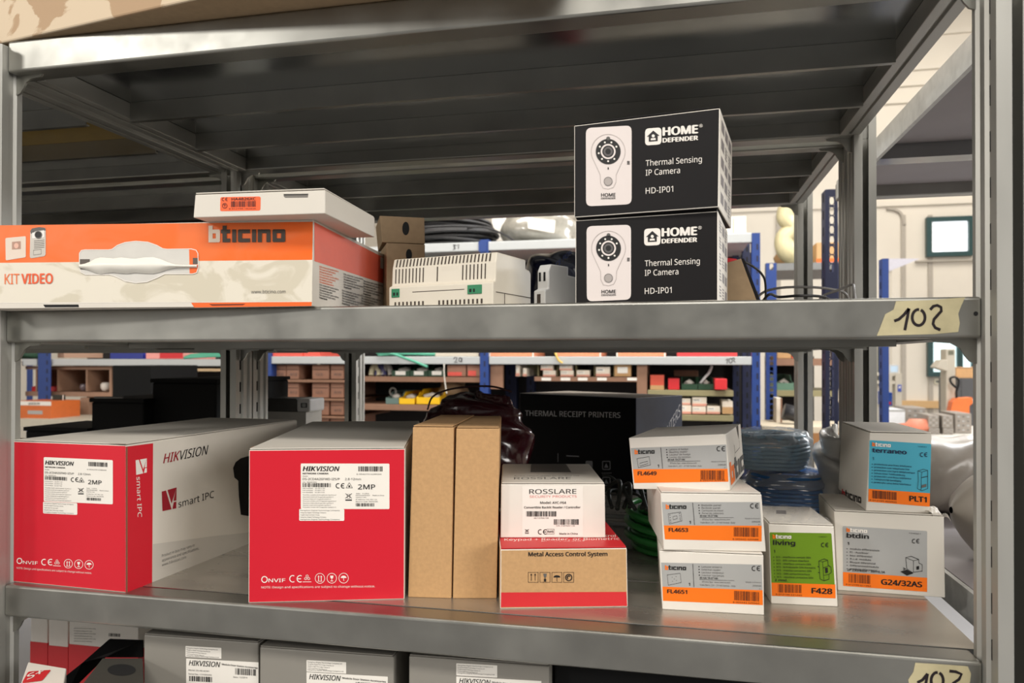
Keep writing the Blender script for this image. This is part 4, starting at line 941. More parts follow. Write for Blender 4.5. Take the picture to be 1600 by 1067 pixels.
# ---------------------------------------------------------------- behind the front row on the lower shelf
za = 1.278
A, B_, Cb = at(812, 614, Z=za), at(994, 622, Z=za), at(1029, 617, Z=za)
hgt = V((0, 0, za - ZL)); A0, B0 = A - hgt, B_ - hgt
prn = Carton('receipt_printer_box', 'tall black receipt printer box at the back of the lower shelf', 'carton', 0, 0, 0, 0, ZL, .165, [mat('black_matt_card', (10, 10, 12), .6, var=.05, spec=.12), mat('dark_blue_printed_card', (72, 78, 96), .3, var=.3, scale=9), BLACKCARD, BLACKCARD, mat('dusty_lid_card', (108, 98, 86), .7, var=.06), BLACKCARD], pts=(A0, B0, A, B_))
p = Print(prn.front, 1); gp = mat('printer_grey_ink', (205, 205, 208), .5)
p.text('THERMAL RECEIPT PRINTERS', (820.5, 649.5), (969.5, 652.8), 8.4, gp, bold=.006)
gd = mat('printer_dim_ink', (130, 130, 134), .5)
for i, y in enumerate((727, 752)):
    p.quad((941, y - 7), (954, y - 7), (954, y + 7), (941, y + 7), gd, 2, 1); p.quad((942.3, y - 5.6), (952.7, y - 5.6), (952.7, y + 5.6), (942.3, y + 5.6), MATS['black_matt_card'], 1.4, 2); p.poly([(944, y + 3.5), (947.5, y - 3.5), (951, y + 3.5)], gd, 3); p.stroke([(940, y + 12), (956, y + 12)], .8, gd)
p.quad((915, 720), (926, 720), (926, 733), (915, 733), gd, 2, 1); p.stroke([(885, 712), (905, 713)], 1.6, gd)
p.stroke([(872, 708), (872, 722)], .8, gd)
p.build('lettering', prn.thing, 'grey capitals and small recycling marks')
p = Print(prn.rightq, 1); p.text('RECEIPT PRINTERS', (.06, .92), (.95, .22), .13, gp); p.stroke([(.45, 1.0), (1.0, .55)], .02, WHITEINK); p.build('lettering', prn.thing, 'slanted grey words on the short side')

mar = sack('maroon_bag', 'shiny maroon plastic bag behind the two narrow kraft boxes', 'bag', (at(742, 640, Y=.50).x, .50, ZL + .100), (.094, .058, .098), MAROON, 5, zmin=ZL + .0004, rough=.16, nu=44, nv=30, wr=2.6)
part('drawstring', MB().tube(smooth([pz(668, 640, .44), pz(676, 620, .44), pz(700, 609, .44), pz(735, 604, .445), pz(770, 604, .45), pz(800, 612, .46)]), .0016, MAROON, 6), mar, 'thin maroon cord')
# green cable coil
GRN = mat('green_cable_sheath', (44, 128, 58), .35, var=.1)
def coil(name, label, cat, c, R, r, m, turns, lay, seed, jit=.006, group=None, n=40, squash=1.0):
    rnd = random.Random(seed); path = []
    T = turns * lay
    for k in range(T * n + 1):
        a = 2 * math.pi * k / n; li = min(k // (turns * n), lay - 1); tt = (k / n) % turns
        rr = R - r * 2.05 * (tt if li % 2 == 0 else turns - tt) * .96 + jit * math.sin(a * .37 + seed) * .5
        path.append(V(c) + V((rr * math.cos(a), rr * math.sin(a) * squash, r + li * r * 1.85 + jit * .4 * (1 + math.sin(a * 1.31 + li * 2)))))
    o = MB().tube(path, r, m, 7).build(name, base=V(c)); return tag(o, label, cat, group)
gc = V((.018, .335, ZL + .0003))
coil('green_cable_coil', 'coil of thick green cable on the lower shelf behind the kraft box', 'cable', gc, .080, .0046, GRN, 4, 6, 3, jit=.010)
LEAF = mat('dark_tie_wrap', (44, 48, 44), .5)
mb = MB(); rnd = random.Random(9)
for i in range(8):
    x = at(958 + i * 9, 780, Y=.29).x
    pts = [V((x, .27 + rnd.uniform(-.01, .01), ZL + .064)), V((x + rnd.uniform(-.02, .02), .30, ZL + .078 + rnd.uniform(0, .018))), V((x + rnd.uniform(-.03, .03), .33, ZL + .074))]
    mb.tube(smooth(pts), .0028, LEAF, 6)
mb.tube(smooth([pz(942, 742, .36), pz(955, 745, .35), pz(972, 760, .33), pz(1000, 776, .31), pz(1030, 800, .30)]), .0018, LEAF, 6)
tag(mb.build('dark_cable_tangle', base=V((.0, .30, ZL + .06))), 'tangle of dark cable ends lying on the green coil', 'cable')
# two wire coils wrapped in film
def film_coil(label, c, R, h, wires, m, filmm, seed, grp):
    t = thing('wrapped_wire_coil', label, 'wire coil', c, grp); mb = MB(); c = V(c)
    for li in range(wires):
        z = .0035 + li * (h - .006) / (wires - 1)
        rr = R * (1 - .10 * abs(2 * li / (wires - 1) - 1) ** 2)
        mb.tube([c + V((rr * math.cos(2 * math.pi * k / 36), rr * math.sin(2 * math.pi * k / 36), z + .0006 * math.sin(k))) for k in range(36)], .0031, m, 6, closed=True)
        if li in (0, wires - 1):
            for q in range(1, 6): mb.tube([c + V(((rr - q * .0060) * math.cos(2 * math.pi * k / 30), (rr - q * .0060) * math.sin(2 * math.pi * k / 30), z)) for k in range(30)], .0031, m, 6, closed=True)
    part('wire_winding', mb, t)
    rnd = random.Random(seed); ph = [(rnd.randint(5, 17), rnd.uniform(3, 14), rnd.uniform(0, 6)) for _ in range(6)]
    def P(a, b):
        th = 2 * math.pi * a
        rr = R * .42 + (R * .62 + .004 - R * .0) * math.sin(math.pi * (.08 + .92 * b) * .5 + .0) if b < .55 else R * 1.07
        rr = min(rr, R * 1.07) + .0022 * sum(math.sin(n_ * th + f_ * b + p_) for n_, f_, p_ in ph) / 2
        z = h + .004 - max(0, b - .45) / .55 * (h + .003) + (.004 * (1 - b / .45) if b < .45 else 0)
        return c + V((rr * math.cos(th), rr * math.sin(th), max(.0004, z + .0015 * math.sin(9 * th + 11 * b + seed))))
    part('film_cap', MB().grid(lambda a, b: P(a, b * .62), 60, 12, WRAPTOP), t, 'whitish gathered wrap over the top')
    part('film_wrap', MB().grid(lambda a, b: P(a, .62 + b * .38), 60, 12, filmm), t, 'crinkled clear plastic wrap')
    return t
WRAPTOP = mat('whitish_gathered_wrap', (240, 240, 240), .2, var=.05, spec=1.0, alpha=.38, bump=1.0, scale=40)
WRAP = mat('crinkled_clear_wrap', (238, 240, 242), .12, var=.02, spec=1.0, alpha=.15, bump=1.0, scale=55)
lc = V((at(1232, 790, Y=.62).x, .625, ZL + .0003))
film_coil('dark blue wire coil in clear wrap, lower one behind the green labelled box', lc, .068, .066, 10, mat('dark_blue_wire', (64, 128, 196), .35), WRAP, 2, 'wire coils in clear wrap')
film_coil('pale blue wire coil in clear wrap, upper one of two behind the white boxes', V((lc.x - .028, lc.y + .008, ZL + .0738)), .062, .058, 9, mat('pale_blue_wire', (180, 210, 230), .35), WRAP, 5, 'wire coils in clear wrap')
BAGM = mat('grey_clear_bag', (224, 222, 218), .22, var=.06, scale=20, bump=.7, spec=.7)
sack('clear_plastic_bag', 'crumpled pale plastic bag behind the blue labelled box', 'bag', (at(1300, 700, Y=.60).x, .60, ZL + .066), (.024, .055, .072), BAGM, 12, zmin=ZL + .0004, rough=.45, nu=44, nv=36, wr=2.5)
# black crates at the left of the rear unit
CRATE = mat('black_crate_plastic', (9, 9, 9), .75, var=.1, spec=.25)
def crate(label, x0, x1, ytop, Y, depth, grp, z=ZL):
    a, b = at(x0, ytop, Y=Y), at(x1, ytop, Y=Y); zt = (a.z + b.z) / 2
    t = thing('black_crate', label, 'crate', ((a.x + b.x) / 2, Y + depth / 2, z), grp)
    part('body', MB().box((a.x, Y, z), (b.x, Y + depth, zt - .008), CRATE), t, bevel=.003)
    part('rim', MB().box((a.x - .003, Y - .003, zt - .0078), (b.x + .003, Y + depth + .003, zt), CRATE), t, bevel=.001)
    return t
crate('black crate at the back of the lower shelf with a grey bar on its rim', 143, 224, 622.5, .57, .20, 'black crates on the rear unit')
crate('taller black crate beside the rear left upright', 238, 338, 592, .60, .28, 'black crates on the rear unit')
part('grey_bar', MB().tube([pz(148, 621, .565), pz(192, 621, .565)], .0022, GCABLE, 6), bpy.data.objects['black_crate'])
crate('low black crate seen just above the left camera carton', 40, 136, 668, .56, .16, 'black crates on the rear unit')
t = thing('grey_wall_box', 'small dark grey and white boxed device behind the two red camera cartons', 'device', tuple(V((at(450, 640, Y=.78).x, .80, ZL))))
a, b = at(416, 622, Y=.76), at(484, 644, Y=.76)
part('body', MB().box((a.x, .76, b.z), (at(463, 640, Y=.76).x, .83, a.z), mat('dark_grey_plastic', (66, 64, 60), .5)), t, bevel=.002)
part('white_end', MB().box((at(463.2, 640, Y=.76).x, .76, b.z), (b.x, .83, a.z), mat('grey_white_plastic', (214, 212, 210), .4)), t, bevel=.004)
p = Print(Face((0, .76, 0), (0, -1, 0)), 1); p.rect(470, 629.5, 480, 637, BLACK, 1); p.rect(472, 630.5, 478, 636, LGREY, 2); p.build('socket', t)
part('support_carton', MB().box((a.x, .762, ZL), (b.x - .01, .835, b.z - .0004), mat('dull_white_card', (180, 176, 168), .6)), t)

# ---------------------------------------------------------------- bottom shelf
def low_box(label, TL, TR, x1, Y, grp, m):
    a, b = at(*TL, Y=Y), at(*TR, Y=Y + .006); zt = (a.z + b.z) / 2
    a.z = b.z = ZB
    c = Carton('door_station_box', label, 'carton', 0, 0, 0, 0, ZB, .30, m, grp, pts=(a, b, V((a.x, a.y, zt)), V((b.x, b.y, zt))), bevel=.0012)
    c.flap(m); return c
GBOX = mat('grey_carton_print', (138, 134, 126), .5, var=.02, scale=12)
for k, (lb, TL, TR, big, small) in enumerate((('grey carton on the bottom shelf, nearest the left upright', (225, 989.5), (404, 1007), (291, 1028.5, 404, 1100), (290, 1009, 346, 1026)),
        ('grey carton in the middle of the bottom shelf row', (406, 1012), (615, 1025.5), (479, 1050, 606, 1120), (479, 1031, 541, 1049)),
        ('grey carton on the bottom shelf beside the black gap', (639, 1025), (858, 1041), (713, 1056.5, 846, 1130), (713, 1036, 777, 1055)))):
    c = low_box(lb, TL, TR, 0, .022, 'grey cartons on the bottom shelf', GBOX)
    sl = .055
    x0, y0, x1, y1 = big; p = Print(c.front, 1); p.quad((x0, y0), (x1, y0 + (x1 - x0) * sl), (x1, y1), (x0, y1), STICKER, 1)
    u0, v0, u1, v1 = small; p.quad((u0, v0), (u1, v0 + (u1 - u0) * sl), (u1, v1 + (u1 - u0) * sl), (u0, v1), STICKER, 1); lab = p.build('label', c.thing, 'white data sticker')
    q = Print(c.front, 2)
    q.text('HIKVISION', (x0 + 4.5, y0 + 10.5), (x0 + 52, y0 + 10.5 + 52 * sl), 8, BLACK, bold=.008, shear=.22); q.text('Module Door Station Accessories', (x0 + 56, y0 + 10), (x0 + 124 if k else x0 + 112, y0 + 10 + 110 * sl), 2.6, BLACK, bold=.012)
    q.text('Model: DS-KD-ACW1', (x0 + 4, y0 + 19), (x0 + 36, y0 + 21), 2.2, BLACK); q.text('Serial No.: C51030393', (x0 + 4, y0 + 25), (x0 + 40, y0 + 27), 2.2, BLACK); q.text('Date: 12/2016', (x0 + 74, y0 + 30), (x0 + 96, y0 + 31), 2.2, BLACK)
    for i in range(5): q.text('Hangzhou Digital Technology Company Ltd', (u0 + 2, v0 + 3.6 + i * 3), (u0 + (52, 40, 34, 30, 54)[i] * (u1 - u0) / 58, v0 + 3.6 + i * 3 + 3), 1.6, BLACK)
    q.build('lettering', lab)
    q = Print(c.front, 2); q.bars((x0 + 5, y0 + 27), (x0 + 42, y0 + 29), 8, BLACK, 40, 3); q.bars((x0 + 77, y0 + 15), (x0 + 110, y0 + 17), 10, BLACK, 40, 4); q.build('barcode', lab)
def red_white(label, TL, TR, BR, BL, split, Y, depth, z=ZB):
    a, b = at(*BL, Y=Y), at(*BR, Y=Y); zt = at(*TL, Y=Y).z
    t = thing('red_white_box', label, 'box', ((a.x + b.x) / 2, Y + depth / 2, z), 'red and white boxes in the dark')
    zs = at(BL[0], split, Y=Y).z
    part('body', MB().box((a.x, Y, z), (b.x, Y + depth, zt), WHITE), t, bevel=.001)
    part('red_base', MB().box((a.x - .0006, Y - .0006, z + .0002), (b.x + .0006, Y + depth, zs), RED2), t, 'red lower half')
    return t
r1 = red_white('white box with red lower half on the bottom shelf, left of the grey cartons', (108, 950), (216, 950), (216, 1030), (108, 1030), 1006, .34, .10)
p = Print(Face((0, .34, 0), (0, -1, 0)), 1)
for i in range(6): p.text('wired smoke detector with relay', (116, 982 + i * 4), (150 - i % 2 * 6, 983 + i * 4), 1.6, GREYINK)
p.bars((170, 989), (188, 990), 5, BLACK, 30, 2); p.build('lettering', r1)
red_white('white box with red lower half, partly behind the left upright', (76, 950), (106, 950), (106, 1028), (76, 1028), 1008, .36, .10)
red_white('narrow white box with red lower half close behind the left upright', (48, 950), (74, 950), (74, 1030), (48, 1030), 1002, .38, .10)
t = thing('flat_white_box', 'open white flat box with a red rounded label on the bottom shelf', 'box', tuple(V((at(80, 1050, Y=.14).x, .17, ZB))))
zb2 = 1.013
pts = [at(30, 1075, Z=zb2), at(96, 1090, Z=zb2), at(104, 1044, Z=zb2), at(44, 1034, Z=zb2)]
part('body', MB().hexa([V((q.x, q.y, ZB)) for q in pts] + pts, WHITE), t, bevel=.001)
p = Print(Face(pts[0], (0, 0, 1)), 3); p.quad((44, 1050), (80, 1047), (66, 1064), (34, 1068), RED2, 3, 3); p.text('S+', (42, 1063.5), (68, 1053), 8, WHITEINK, bold=.02, lay=5); p.build('label', t, 'red rounded label')
t = thing('black_folded_carton', 'black carton with a raised flap beside the leftmost grey carton', 'carton', tuple(V((at(165, 1040, Y=.16).x, .18, ZB))))
zf = 1.017
pts = [at(104, 1100, Z=zf), at(226, 1100, Z=zf), at(223, 1028, Z=zf), at(160, 1028, Z=zf)]
part('body', MB().hexa([V((q.x, q.y, ZB)) for q in pts] + pts, mat('dusty_black_card', (58, 56, 50), .7, var=.15, scale=14)), t, bevel=.001)
fl = [at(66, 1085, Y=.10), at(128, 1036, Y=.15), at(170, 999, Y=.19), at(222, 1001, Y=.20), at(222, 1027, Y=.20), at(164, 1027, Y=.19), at(104, 1085, Y=.11)]
mb = MB(); bk = [q + V((0, .003, 0)) for q in fl]; mb.face(fl, CRATE); mb.face(bk[::-1], CRATE)
for i in range(7): mb.face([fl[i], fl[(i + 1) % 7], bk[(i + 1) % 7], bk[i]], CRATE)
part('raised_flap', mb, t)
p = Print(Face(pts[0], (0, 0, 1)), 2); p.disc((190, 1047), 22, 9, DARK, 2); p.build('hand_hole', t)

t = thing('black_carton', 'black carton on the bottom shelf right of the grey cartons', 'carton', (.07, .20, ZB))  # stands in for the darkness under the shelf
xx0 = at(866, 1060, Y=.05).x
part('body', MB().box((xx0, .05, ZB), (.235, .36, 1.040), CRATE), t, bevel=.002)
part('lid', MB().box((xx0 - .002, .048, 1.0405), (.237, .362, 1.046), CRATE), t, bevel=.001)
for i, (lb, x0, x1, z0, z1) in enumerate((('long black case on the neighbouring middle shelf, under the mustard shelf plate', -1.62, -.80, ZM, 1.540), ('flat black case lying on the long black one', -1.60, -.82, 1.5408, 1.625))):
    t = thing('black_case', lb, 'case', ((x0 + x1) / 2, .73, z0), 'black cases in the left bay')
    part('body', MB().box((x0, .60, z0), (x1, .88, z1 - .012), CRATE), t, bevel=.004)
    part('lid', MB().box((x0 - .003, .597, z1 - .0118), (x1 + .003, .883, z1), CRATE), t, bevel=.002)
# ---------------------------------------------------------------- right neighbour's wrapped bundles on its lower shelf
PALEW = mat('pale_clouded_wrap', (168, 160, 150), .35, var=.10, scale=9, bump=.8, spec=.7); GREYW = mat('grey_clouded_wrap', (120, 116, 112), .32, var=.14, scale=9, bump=.9, spec=.7)
def roll(name, label, P0, P1, r, m, seed, grp):
    P0, P1 = V(P0), V(P1); ax = (P1 - P0).normalized(); e1 = ax.orthogonal().normalized(); e2 = ax.cross(e1); L = (P1 - P0).length
    rnd = random.Random(seed); ph = [(rnd.randint(1, 9), rnd.uniform(8, 60), rnd.uniform(0, 6.3)) for _ in range(6)]
    def P(a, b):
        th = 2 * math.pi * a; rr = r * min(1, math.sin(math.pi * min(max(b, .001), .999)) * 3.2) ** .6
        rr *= 1 + .075 * sum(math.sin(n * th + f * b + p) for n, f, p in ph) / 2
        q = P0 + ax * (L * b) + (e1 * math.cos(th) + e2 * math.sin(th)) * rr
        q.z = max(q.z, ZL + .0004); return q
    o = MB().grid(P, 60, 50, m).build(name, base=(P0 + P1) / 2 - V((0, 0, r))); return tag(o, label, 'bundle', grp)
roll('wrapped_bundle', 'grey plastic wrapped bundle at the front of the neighbouring shelf, beside the right upright', (.352, .12, ZL + .050), (.80, .26, ZL + .050), .052, GREYW, 3, 'plastic wrapped bundles')
roll('wrapped_bundle', 'pale plastic wrapped bundle behind the grey one on the neighbouring shelf', (.345, .34, ZL + .066), (.95, .45, ZL + .066), .068, PALEW, 7, 'plastic wrapped bundles')
roll('wrapped_bundle', 'pale plastic wrapped bundle at the back of the neighbouring shelf', (.345, .66, ZL + .062), (.95, .74, ZL + .062), .064, PALEW, 9, 'plastic wrapped bundles')

# ---------------------------------------------------------------- the hall
WALL = mat('cream_painted_wall', (226, 218, 204), .7, var=.03, scale=3); WALLJ = mat('wall_joint', (176, 168, 156), .7); FLOOR = mat('polished_concrete_floor', (140, 140, 142), .35, var=.06, scale=3)
X0, X1, YF, YBK, ZC = -7.5, 9.5, -6.5, 9.0, 7.0
o = MB().box((X0, YF, -.1), (X1, YBK, 0), FLOOR).build('floor'); tag(o, kind='structure')
o = MB().box((X0, YBK, 0), (X1, YBK + .2, ZC), WALL).build('wall_back'); tag(o, kind='structure')
o = MB().box((X0 - .2, YF, 0), (X0, YBK, ZC), WALL).build('wall_left'); tag(o, kind='structure')
o = MB().box((X1, YF, 0), (X1 + .2, YBK, ZC), WALL).build('wall_right'); tag(o, kind='structure')
CEIL = mat('roof_underside', (190, 182, 168), .8, var=.03)
o = MB().box((X0, YF, ZC), (X1, YBK, ZC + .2), CEIL).build('ceiling'); tag(o, kind='structure')
def wp(u, v): return at(u, v, Y=YBK - .012)
mb = MB()
for v in (10, 60, 112, 136, 162, 322): 
    z = wp(1400, v).z
    mb.box((X0, YBK - .03, z), (X1, YBK, z + .06), WALL)
tag(mb.build('trim_1'), kind='structure')
mb = MB()
for u in (1213, 1408, 1450): mb.box((wp(u, 400).x, YBK - .02, 0), (wp(u, 400).x + .05, YBK, wp(u, 336).z), WALLJ)
mb.tube(smooth([wp(1385, 326), wp(1398, 328), wp(1408, 335), wp(1413, 352)]), .02, WALLJ, 6)
tag(mb.build('trim_2'), kind='structure')
o = MB().box((wp(1400, 636).x, YBK - .06, wp(1440, 637).z), (wp(1600, 636).x, YBK, wp(1440, 626).z), mat('pale_wood_rail', (206, 168, 118), .5, var=.08, stretch=(1, 8, 8))).build('trim_3'); tag(o, kind='structure')
TEAL = mat('teal_window_frame', (30, 66, 66), .4); SKYG = mat('bright_window_pane', (236, 244, 248), .1, emit=(246, 250, 255, 1.5)); SKYB = mat('overexposed_window_pane', (220, 240, 242), .1, emit=(214, 244, 248, 1.1), var=.1, scale=6)
def window(n, x0, y0, x1, y1, pane, bars):
    a, b = wp(x0, y1), wp(x1, y0); f = .055; y = YBK
    mb = MB()
    for (p, q) in (((a.x, a.z), (a.x + f, b.z)), ((b.x - f, a.z), (b.x, b.z)), ((a.x + f, a.z), (b.x - f, a.z + f)), ((a.x + f, b.z - f), (b.x - f, b.z))): mb.box((p[0], y - .07, p[1]), (q[0], y, q[1]), TEAL)
    for k in bars:
        x = a.x + (b.x - a.x) * k; mb.box((x - .03, y - .06, a.z + f), (x + .03, y, b.z - f), TEAL)
    w = mb.build('window_%d' % n, base=((a.x + b.x) / 2, y, a.z)); tag(w, kind='structure')
    part('pane', MB().box((a.x + f, y - .02, a.z + f), (b.x - f, y - .01, b.z - f), pane), w)
window(1, 1446, 338, 1519, 402, SKYG, ())
window(2, 1448, 522, 1524, 588, SKYB, (.66,))
window(3, 1312, 347, 1323, 366, SKYG, ())
window(4, 1372, 541, 1386, 602, SKYB, ())

# ---------------------------------------------------------------- blue racking across the aisle
BLUE = mat('blue_rack_enamel', (30, 60, 126), .45, var=.05); NAVYB = mat('dark_blue_rack_enamel', (22, 29, 62), .5, var=.06); BEAMW = mat('white_rack_beam_enamel', (184, 187, 187), .4, var=.02)
BROWN = mat('brown_shelf_board', (140, 104, 82), .6, var=.06); OLIVE = mat('olive_shelf_board', (142, 134, 98), .55, var=.05); SHADE_BACK = mat('dark_rack_back', (30, 24, 22), .8)  # the last colour is for dark sheets imitating shade inside the racks
def X_(u, Y): return at(u, 540, Y=Y).x
def Z_(v, Y, u=900): return at(u, v, Y=Y).z
def slotpost(x0, x1, ytop, Y, dep, m, t, zbot=0.0, holes=None, u=900, name='rack_post'):
    """angle upright: front flange and a side flange; holes: list of (photo y, tall?)"""
    a, b = X_(x0, Y), X_(x1, Y); zt = Z_(ytop, Y, x0) if ytop is not None else zt_default
    mb = MB()
    if not holes: mb.box((a, Y, zbot), (b, Y + .003, zt), m)
    else:
        hw = (b - a) * .20; cx = (a + b) / 2 + (b - a) * .02
        mb.box((a, Y, zbot), (cx - hw, Y + .003, zt), m); mb.box((cx + hw, Y, zbot), (b, Y + .003, zt), m)
        z_ = zbot
        for zc, hh in sorted((Z_(hv, Y, x0), hh) for hv, hh in holes):
            hh = min(hh, hw * 1.7); z0_, z1_ = zc - hh * 1.12, zc + hh * 1.12
            if z0_ > z_: mb.box((cx - hw, Y, z_), (cx + hw, Y + .003, z0_), m)
            N = 16; rim = []; out = []
            for k in range(N):
                th = 2 * math.pi * (k + .5) / N; c_, s_ = math.cos(th), math.sin(th)
                rim.append((cx + hw * .93 * math.copysign(abs(c_) ** .8, c_), zc + hh * math.copysign(abs(s_) ** .8, s_))); q = max(abs(c_), abs(s_)); out.append((cx + hw * c_ / q, zc + hh * 1.12 * s_ / q))
            for yy in (Y, Y + .003): mb.mesh([(x, yy, z) for x, z in rim + out], [(k, (k + 1) % N, N + (k + 1) % N, N + k) for k in range(N)], m)
            mb.mesh([(x, Y, z) for x, z in rim] + [(x, Y + .003, z) for x, z in rim], [(k, (k + 1) % N, N + (k + 1) % N, N + k) for k in range(N)], m)
            z_ = z1_
        mb.box((cx - hw, Y, z_), (cx + hw, Y + .003, zt), m)
    mb.box((a, Y + .003, zbot), (a + .003, Y + dep, zt), m)
    n = int((zt - zbot) / .05)
    for i in range(n): mb.box((a - .0006, Y + dep * .4, zbot + .02 + i * .05), (a, Y + dep * .62, zbot + .045 + i * .05), DARK)
    return part(name, mb, t)
def bg_box(name, label, cat, x0, y0, x1, y1, Y, dep, m, grp=None, strips=None, z0=None, lid=None):
    a, b = X_(x0, Y), X_(x1, Y); zb = Z_(y1, Y, (x0 + x1) / 2) if z0 is None else z0; zt = Z_(y0, Y, (x0 + x1) / 2)
    t = thing(name, label, cat, ((a + b) / 2, Y + dep / 2, zb), grp)
    part('body', MB().box((a, Y, zb), (b, Y + dep, zt), m), t, bevel=.002)
    for (nm, s0, r0, s1, r1, mm) in (strips or ()):
        part(nm, MB().box((a + (b - a) * s0, Y - .0012, zt + (zb - zt) * r1), (a + (b - a) * s1, Y - .0002, zt + (zb - zt) * r0), mm), t)
    return t
def bin_(label, x0, y0, x1, y1, Y, dep, m, grp, tagm=None):
    """open-fronted stacking bin: floor, back, two sides and a low lip"""
    a, b, zb, zt = X_(x0, Y), X_(x1, Y), Z_(y1, Y, x0), Z_(y0, Y, x0); h = zt - zb; w = .004
    t = thing('stacking_bin', label, 'bin', ((a + b) / 2, Y + dep / 2, zb), grp)
    mb = MB().box((a, Y, zb), (b, Y + dep, zb + w), m).box((a, Y + dep - w, zb + w), (b, Y + dep, zt), m).box((a + w, Y, zb + w), (b - w, Y + w, zb + h * .48), m)
    for x in (a, b - w): mb.prism([(0, w), (0, h * .5), (dep * .25, h * .62), (dep * .35, h), (dep - w, h), (dep - w, w)], (x, Y, zb), (x + w, Y, zb), (0, 1, 0), (0, 0, 1), m)
    part('body', mb, t)
    if tagm: part('label', MB().box((a + (b - a) * .22, Y - .0012, zb + h * .12), (b - (b - a) * .22, Y - .0002, zb + h * .46), tagm), t)
    part('small_parts', MB().tube([V((a + .02, Y + .05, zb + h * .45)), V((a + (b - a) * .5, Y + .07, zb + h * .62)), V((b - .02, Y + .06, zb + h * .4))], .012, GREYP, 6).tube([V((a + .03, Y + .09, zb + h * .4)), V((b - .03, Y + .11, zb + h * .7))], .010, DKG, 6), t, 'loose small parts')
    return t
YR = 2.6
zt_default = 2.05
R = thing('pallet_rack', 'long blue and white storage rack across the aisle behind the shelves', 'rack', (X_(800, YR), YR + .3, 0))
zA, zA2 = Z_(557, YR), Z_(569.5, YR)
zU, zU2 = Z_(377, YR, 780), Z_(391, YR, 780)
for (x0, x1, yt, Yp, m) in ((750, 763, None, YR - .004, BLUE), (1175, 1188, 364, YR - .004, BLUE), (410, 424, None, YR - .004, BLUE), (468, 489, None, YR + .55, NAVYB), (538, 549, None, YR + .55, NAVYB), (790, 807, None, YR + .55, NAVYB), (823, 835, None, YR + .5, NAVYB), (1145, 1155, 380, YR + .55, NAVYB), (1160, 1172, 380, YR + .40, NAVYB)):
    a, b = X_(x0, Yp), X_(x1, Yp); zt = Z_(yt, Yp, x0) if yt else Z_(374, Yp, 760)
    mb = MB().box((a, Yp, 0), (b, Yp + .003, zt), m).box((a, Yp + .003, 0), (a + .003, Yp + .05, zt), m).box((b - .003, Yp + .003, 0), (b, Yp + .05, zt), m)
    for i in range(int(zt / .05)): mb.box((a + .018, Yp - .0006, .02 + i * .05), (a + .026, Yp - .0001, .045 + i * .05), DARK if m is NAVYB else NAVYB)
    part('rack_post', mb, R)
def beam(x0, x1, za, zb, Y, m=BEAMW, marks=None):
    o = part('rack_beam', MB().box((X_(x0, Y), Y, zb), (X_(x1, Y), Y + .04, za), m), R, bevel=.003)
    p = Print(Face((0, Y, 0), (0, -1, 0)), 3)
    for x, y, s in (marks or ()):
        for pts in s: p.stroke([(x + a, y + b) for a, b in pts], 1.3, MARK)
    if marks: p.build('marker_number', o)
    return o
two = [(0, 3), (2, 0), (5, 1), (4, 5), (1, 8), (6, 8)]; one = [(0, 3), (3, 0), (2, 8)]; zero = arc((3, 4.5), 2.6, 3.6, 0, 350, 10)
beam(424, 560, zA, zA2, YR - .002); beam(561, 750, zA, zA2, YR - .002, marks=[(709, 558, (two,)), (716.5, 557.5, (arc((2.6, 4.5), 2.2, 3, 0, 350, 10), [(5.4, 2), (4.8, 8.5)]))])
beam(764, 1175, zA, zA2, YR - .002, marks=[(1134, 560, (one, )), (1138.5, 559, (zero,)), (1144, 559, ([(0, 2), (2, 0), (4, 1), (2, 5), (5, 7)],))])
beam(640, 1175, zU, zU2, YR - .002, marks=[(708, 382, ([(0, 0), (4, 1), (1, 4), (4, 6), (0, 8)], one, )), (713, 382, ([(0, 2), (4, 0), (3, 7)],))])
part('beam_clip', MB().box((X_(748, YR), YR - .008, zU2 - .004), (X_(761, YR), YR - .0022, zU + .002), BLUE), R)
for z, nm in ((zA, 0), (zU, 1)): part('deck', MB().box((X_(412, YR), YR + .04, z - .02), (X_(1175, YR), YR + .60, z), BEAMW), R)
part('back_panel', MB().box((X_(412, YR), YR + .602, .2), (X_(1210, YR), YR + .612, zU), SHADE_BACK), R)  # dark sheet added because the rack's interior is black with shade
def board(x0, x1, y0, y1, m, nm='shelf_board', Y=YR + .02, dep=.5): return part(nm, MB().box((X_(x0, Y), Y, Z_(y1, Y, x0)), (X_(x1, Y), Y + dep, Z_(y0, Y, x0)), m), R, bevel=.002)
board(549, 750, 588, 596, BROWN); board(549, 750, 631, 640, BROWN); board(835, 996, 588.5, 595.5, BROWN); board(1012, 1146, 609, 618, OLIVE); board(1012, 1146, 647, 656, OLIVE)
board(766, 786, 570, 608, BROWN, 'divider', dep=.02); board(995, 1011, 570, 660, BROWN, 'divider', dep=.4)
for x in (812, 840, 870, 899, 928, 958): board(x, x + 2, 570, 588, OLIVE, 'divider', Y=YR + .06)
board(424, 549, 593, 597, BROWN); board(424, 549, 622, 625, BROWN); board(424, 549, 649, 652, BROWN)
for x in (846, 876, 903, 933, 980):
    board(x, x + 15, 590, 594.5, STICKER, 'price_strip', Y=YR + .0185, dep=.001)
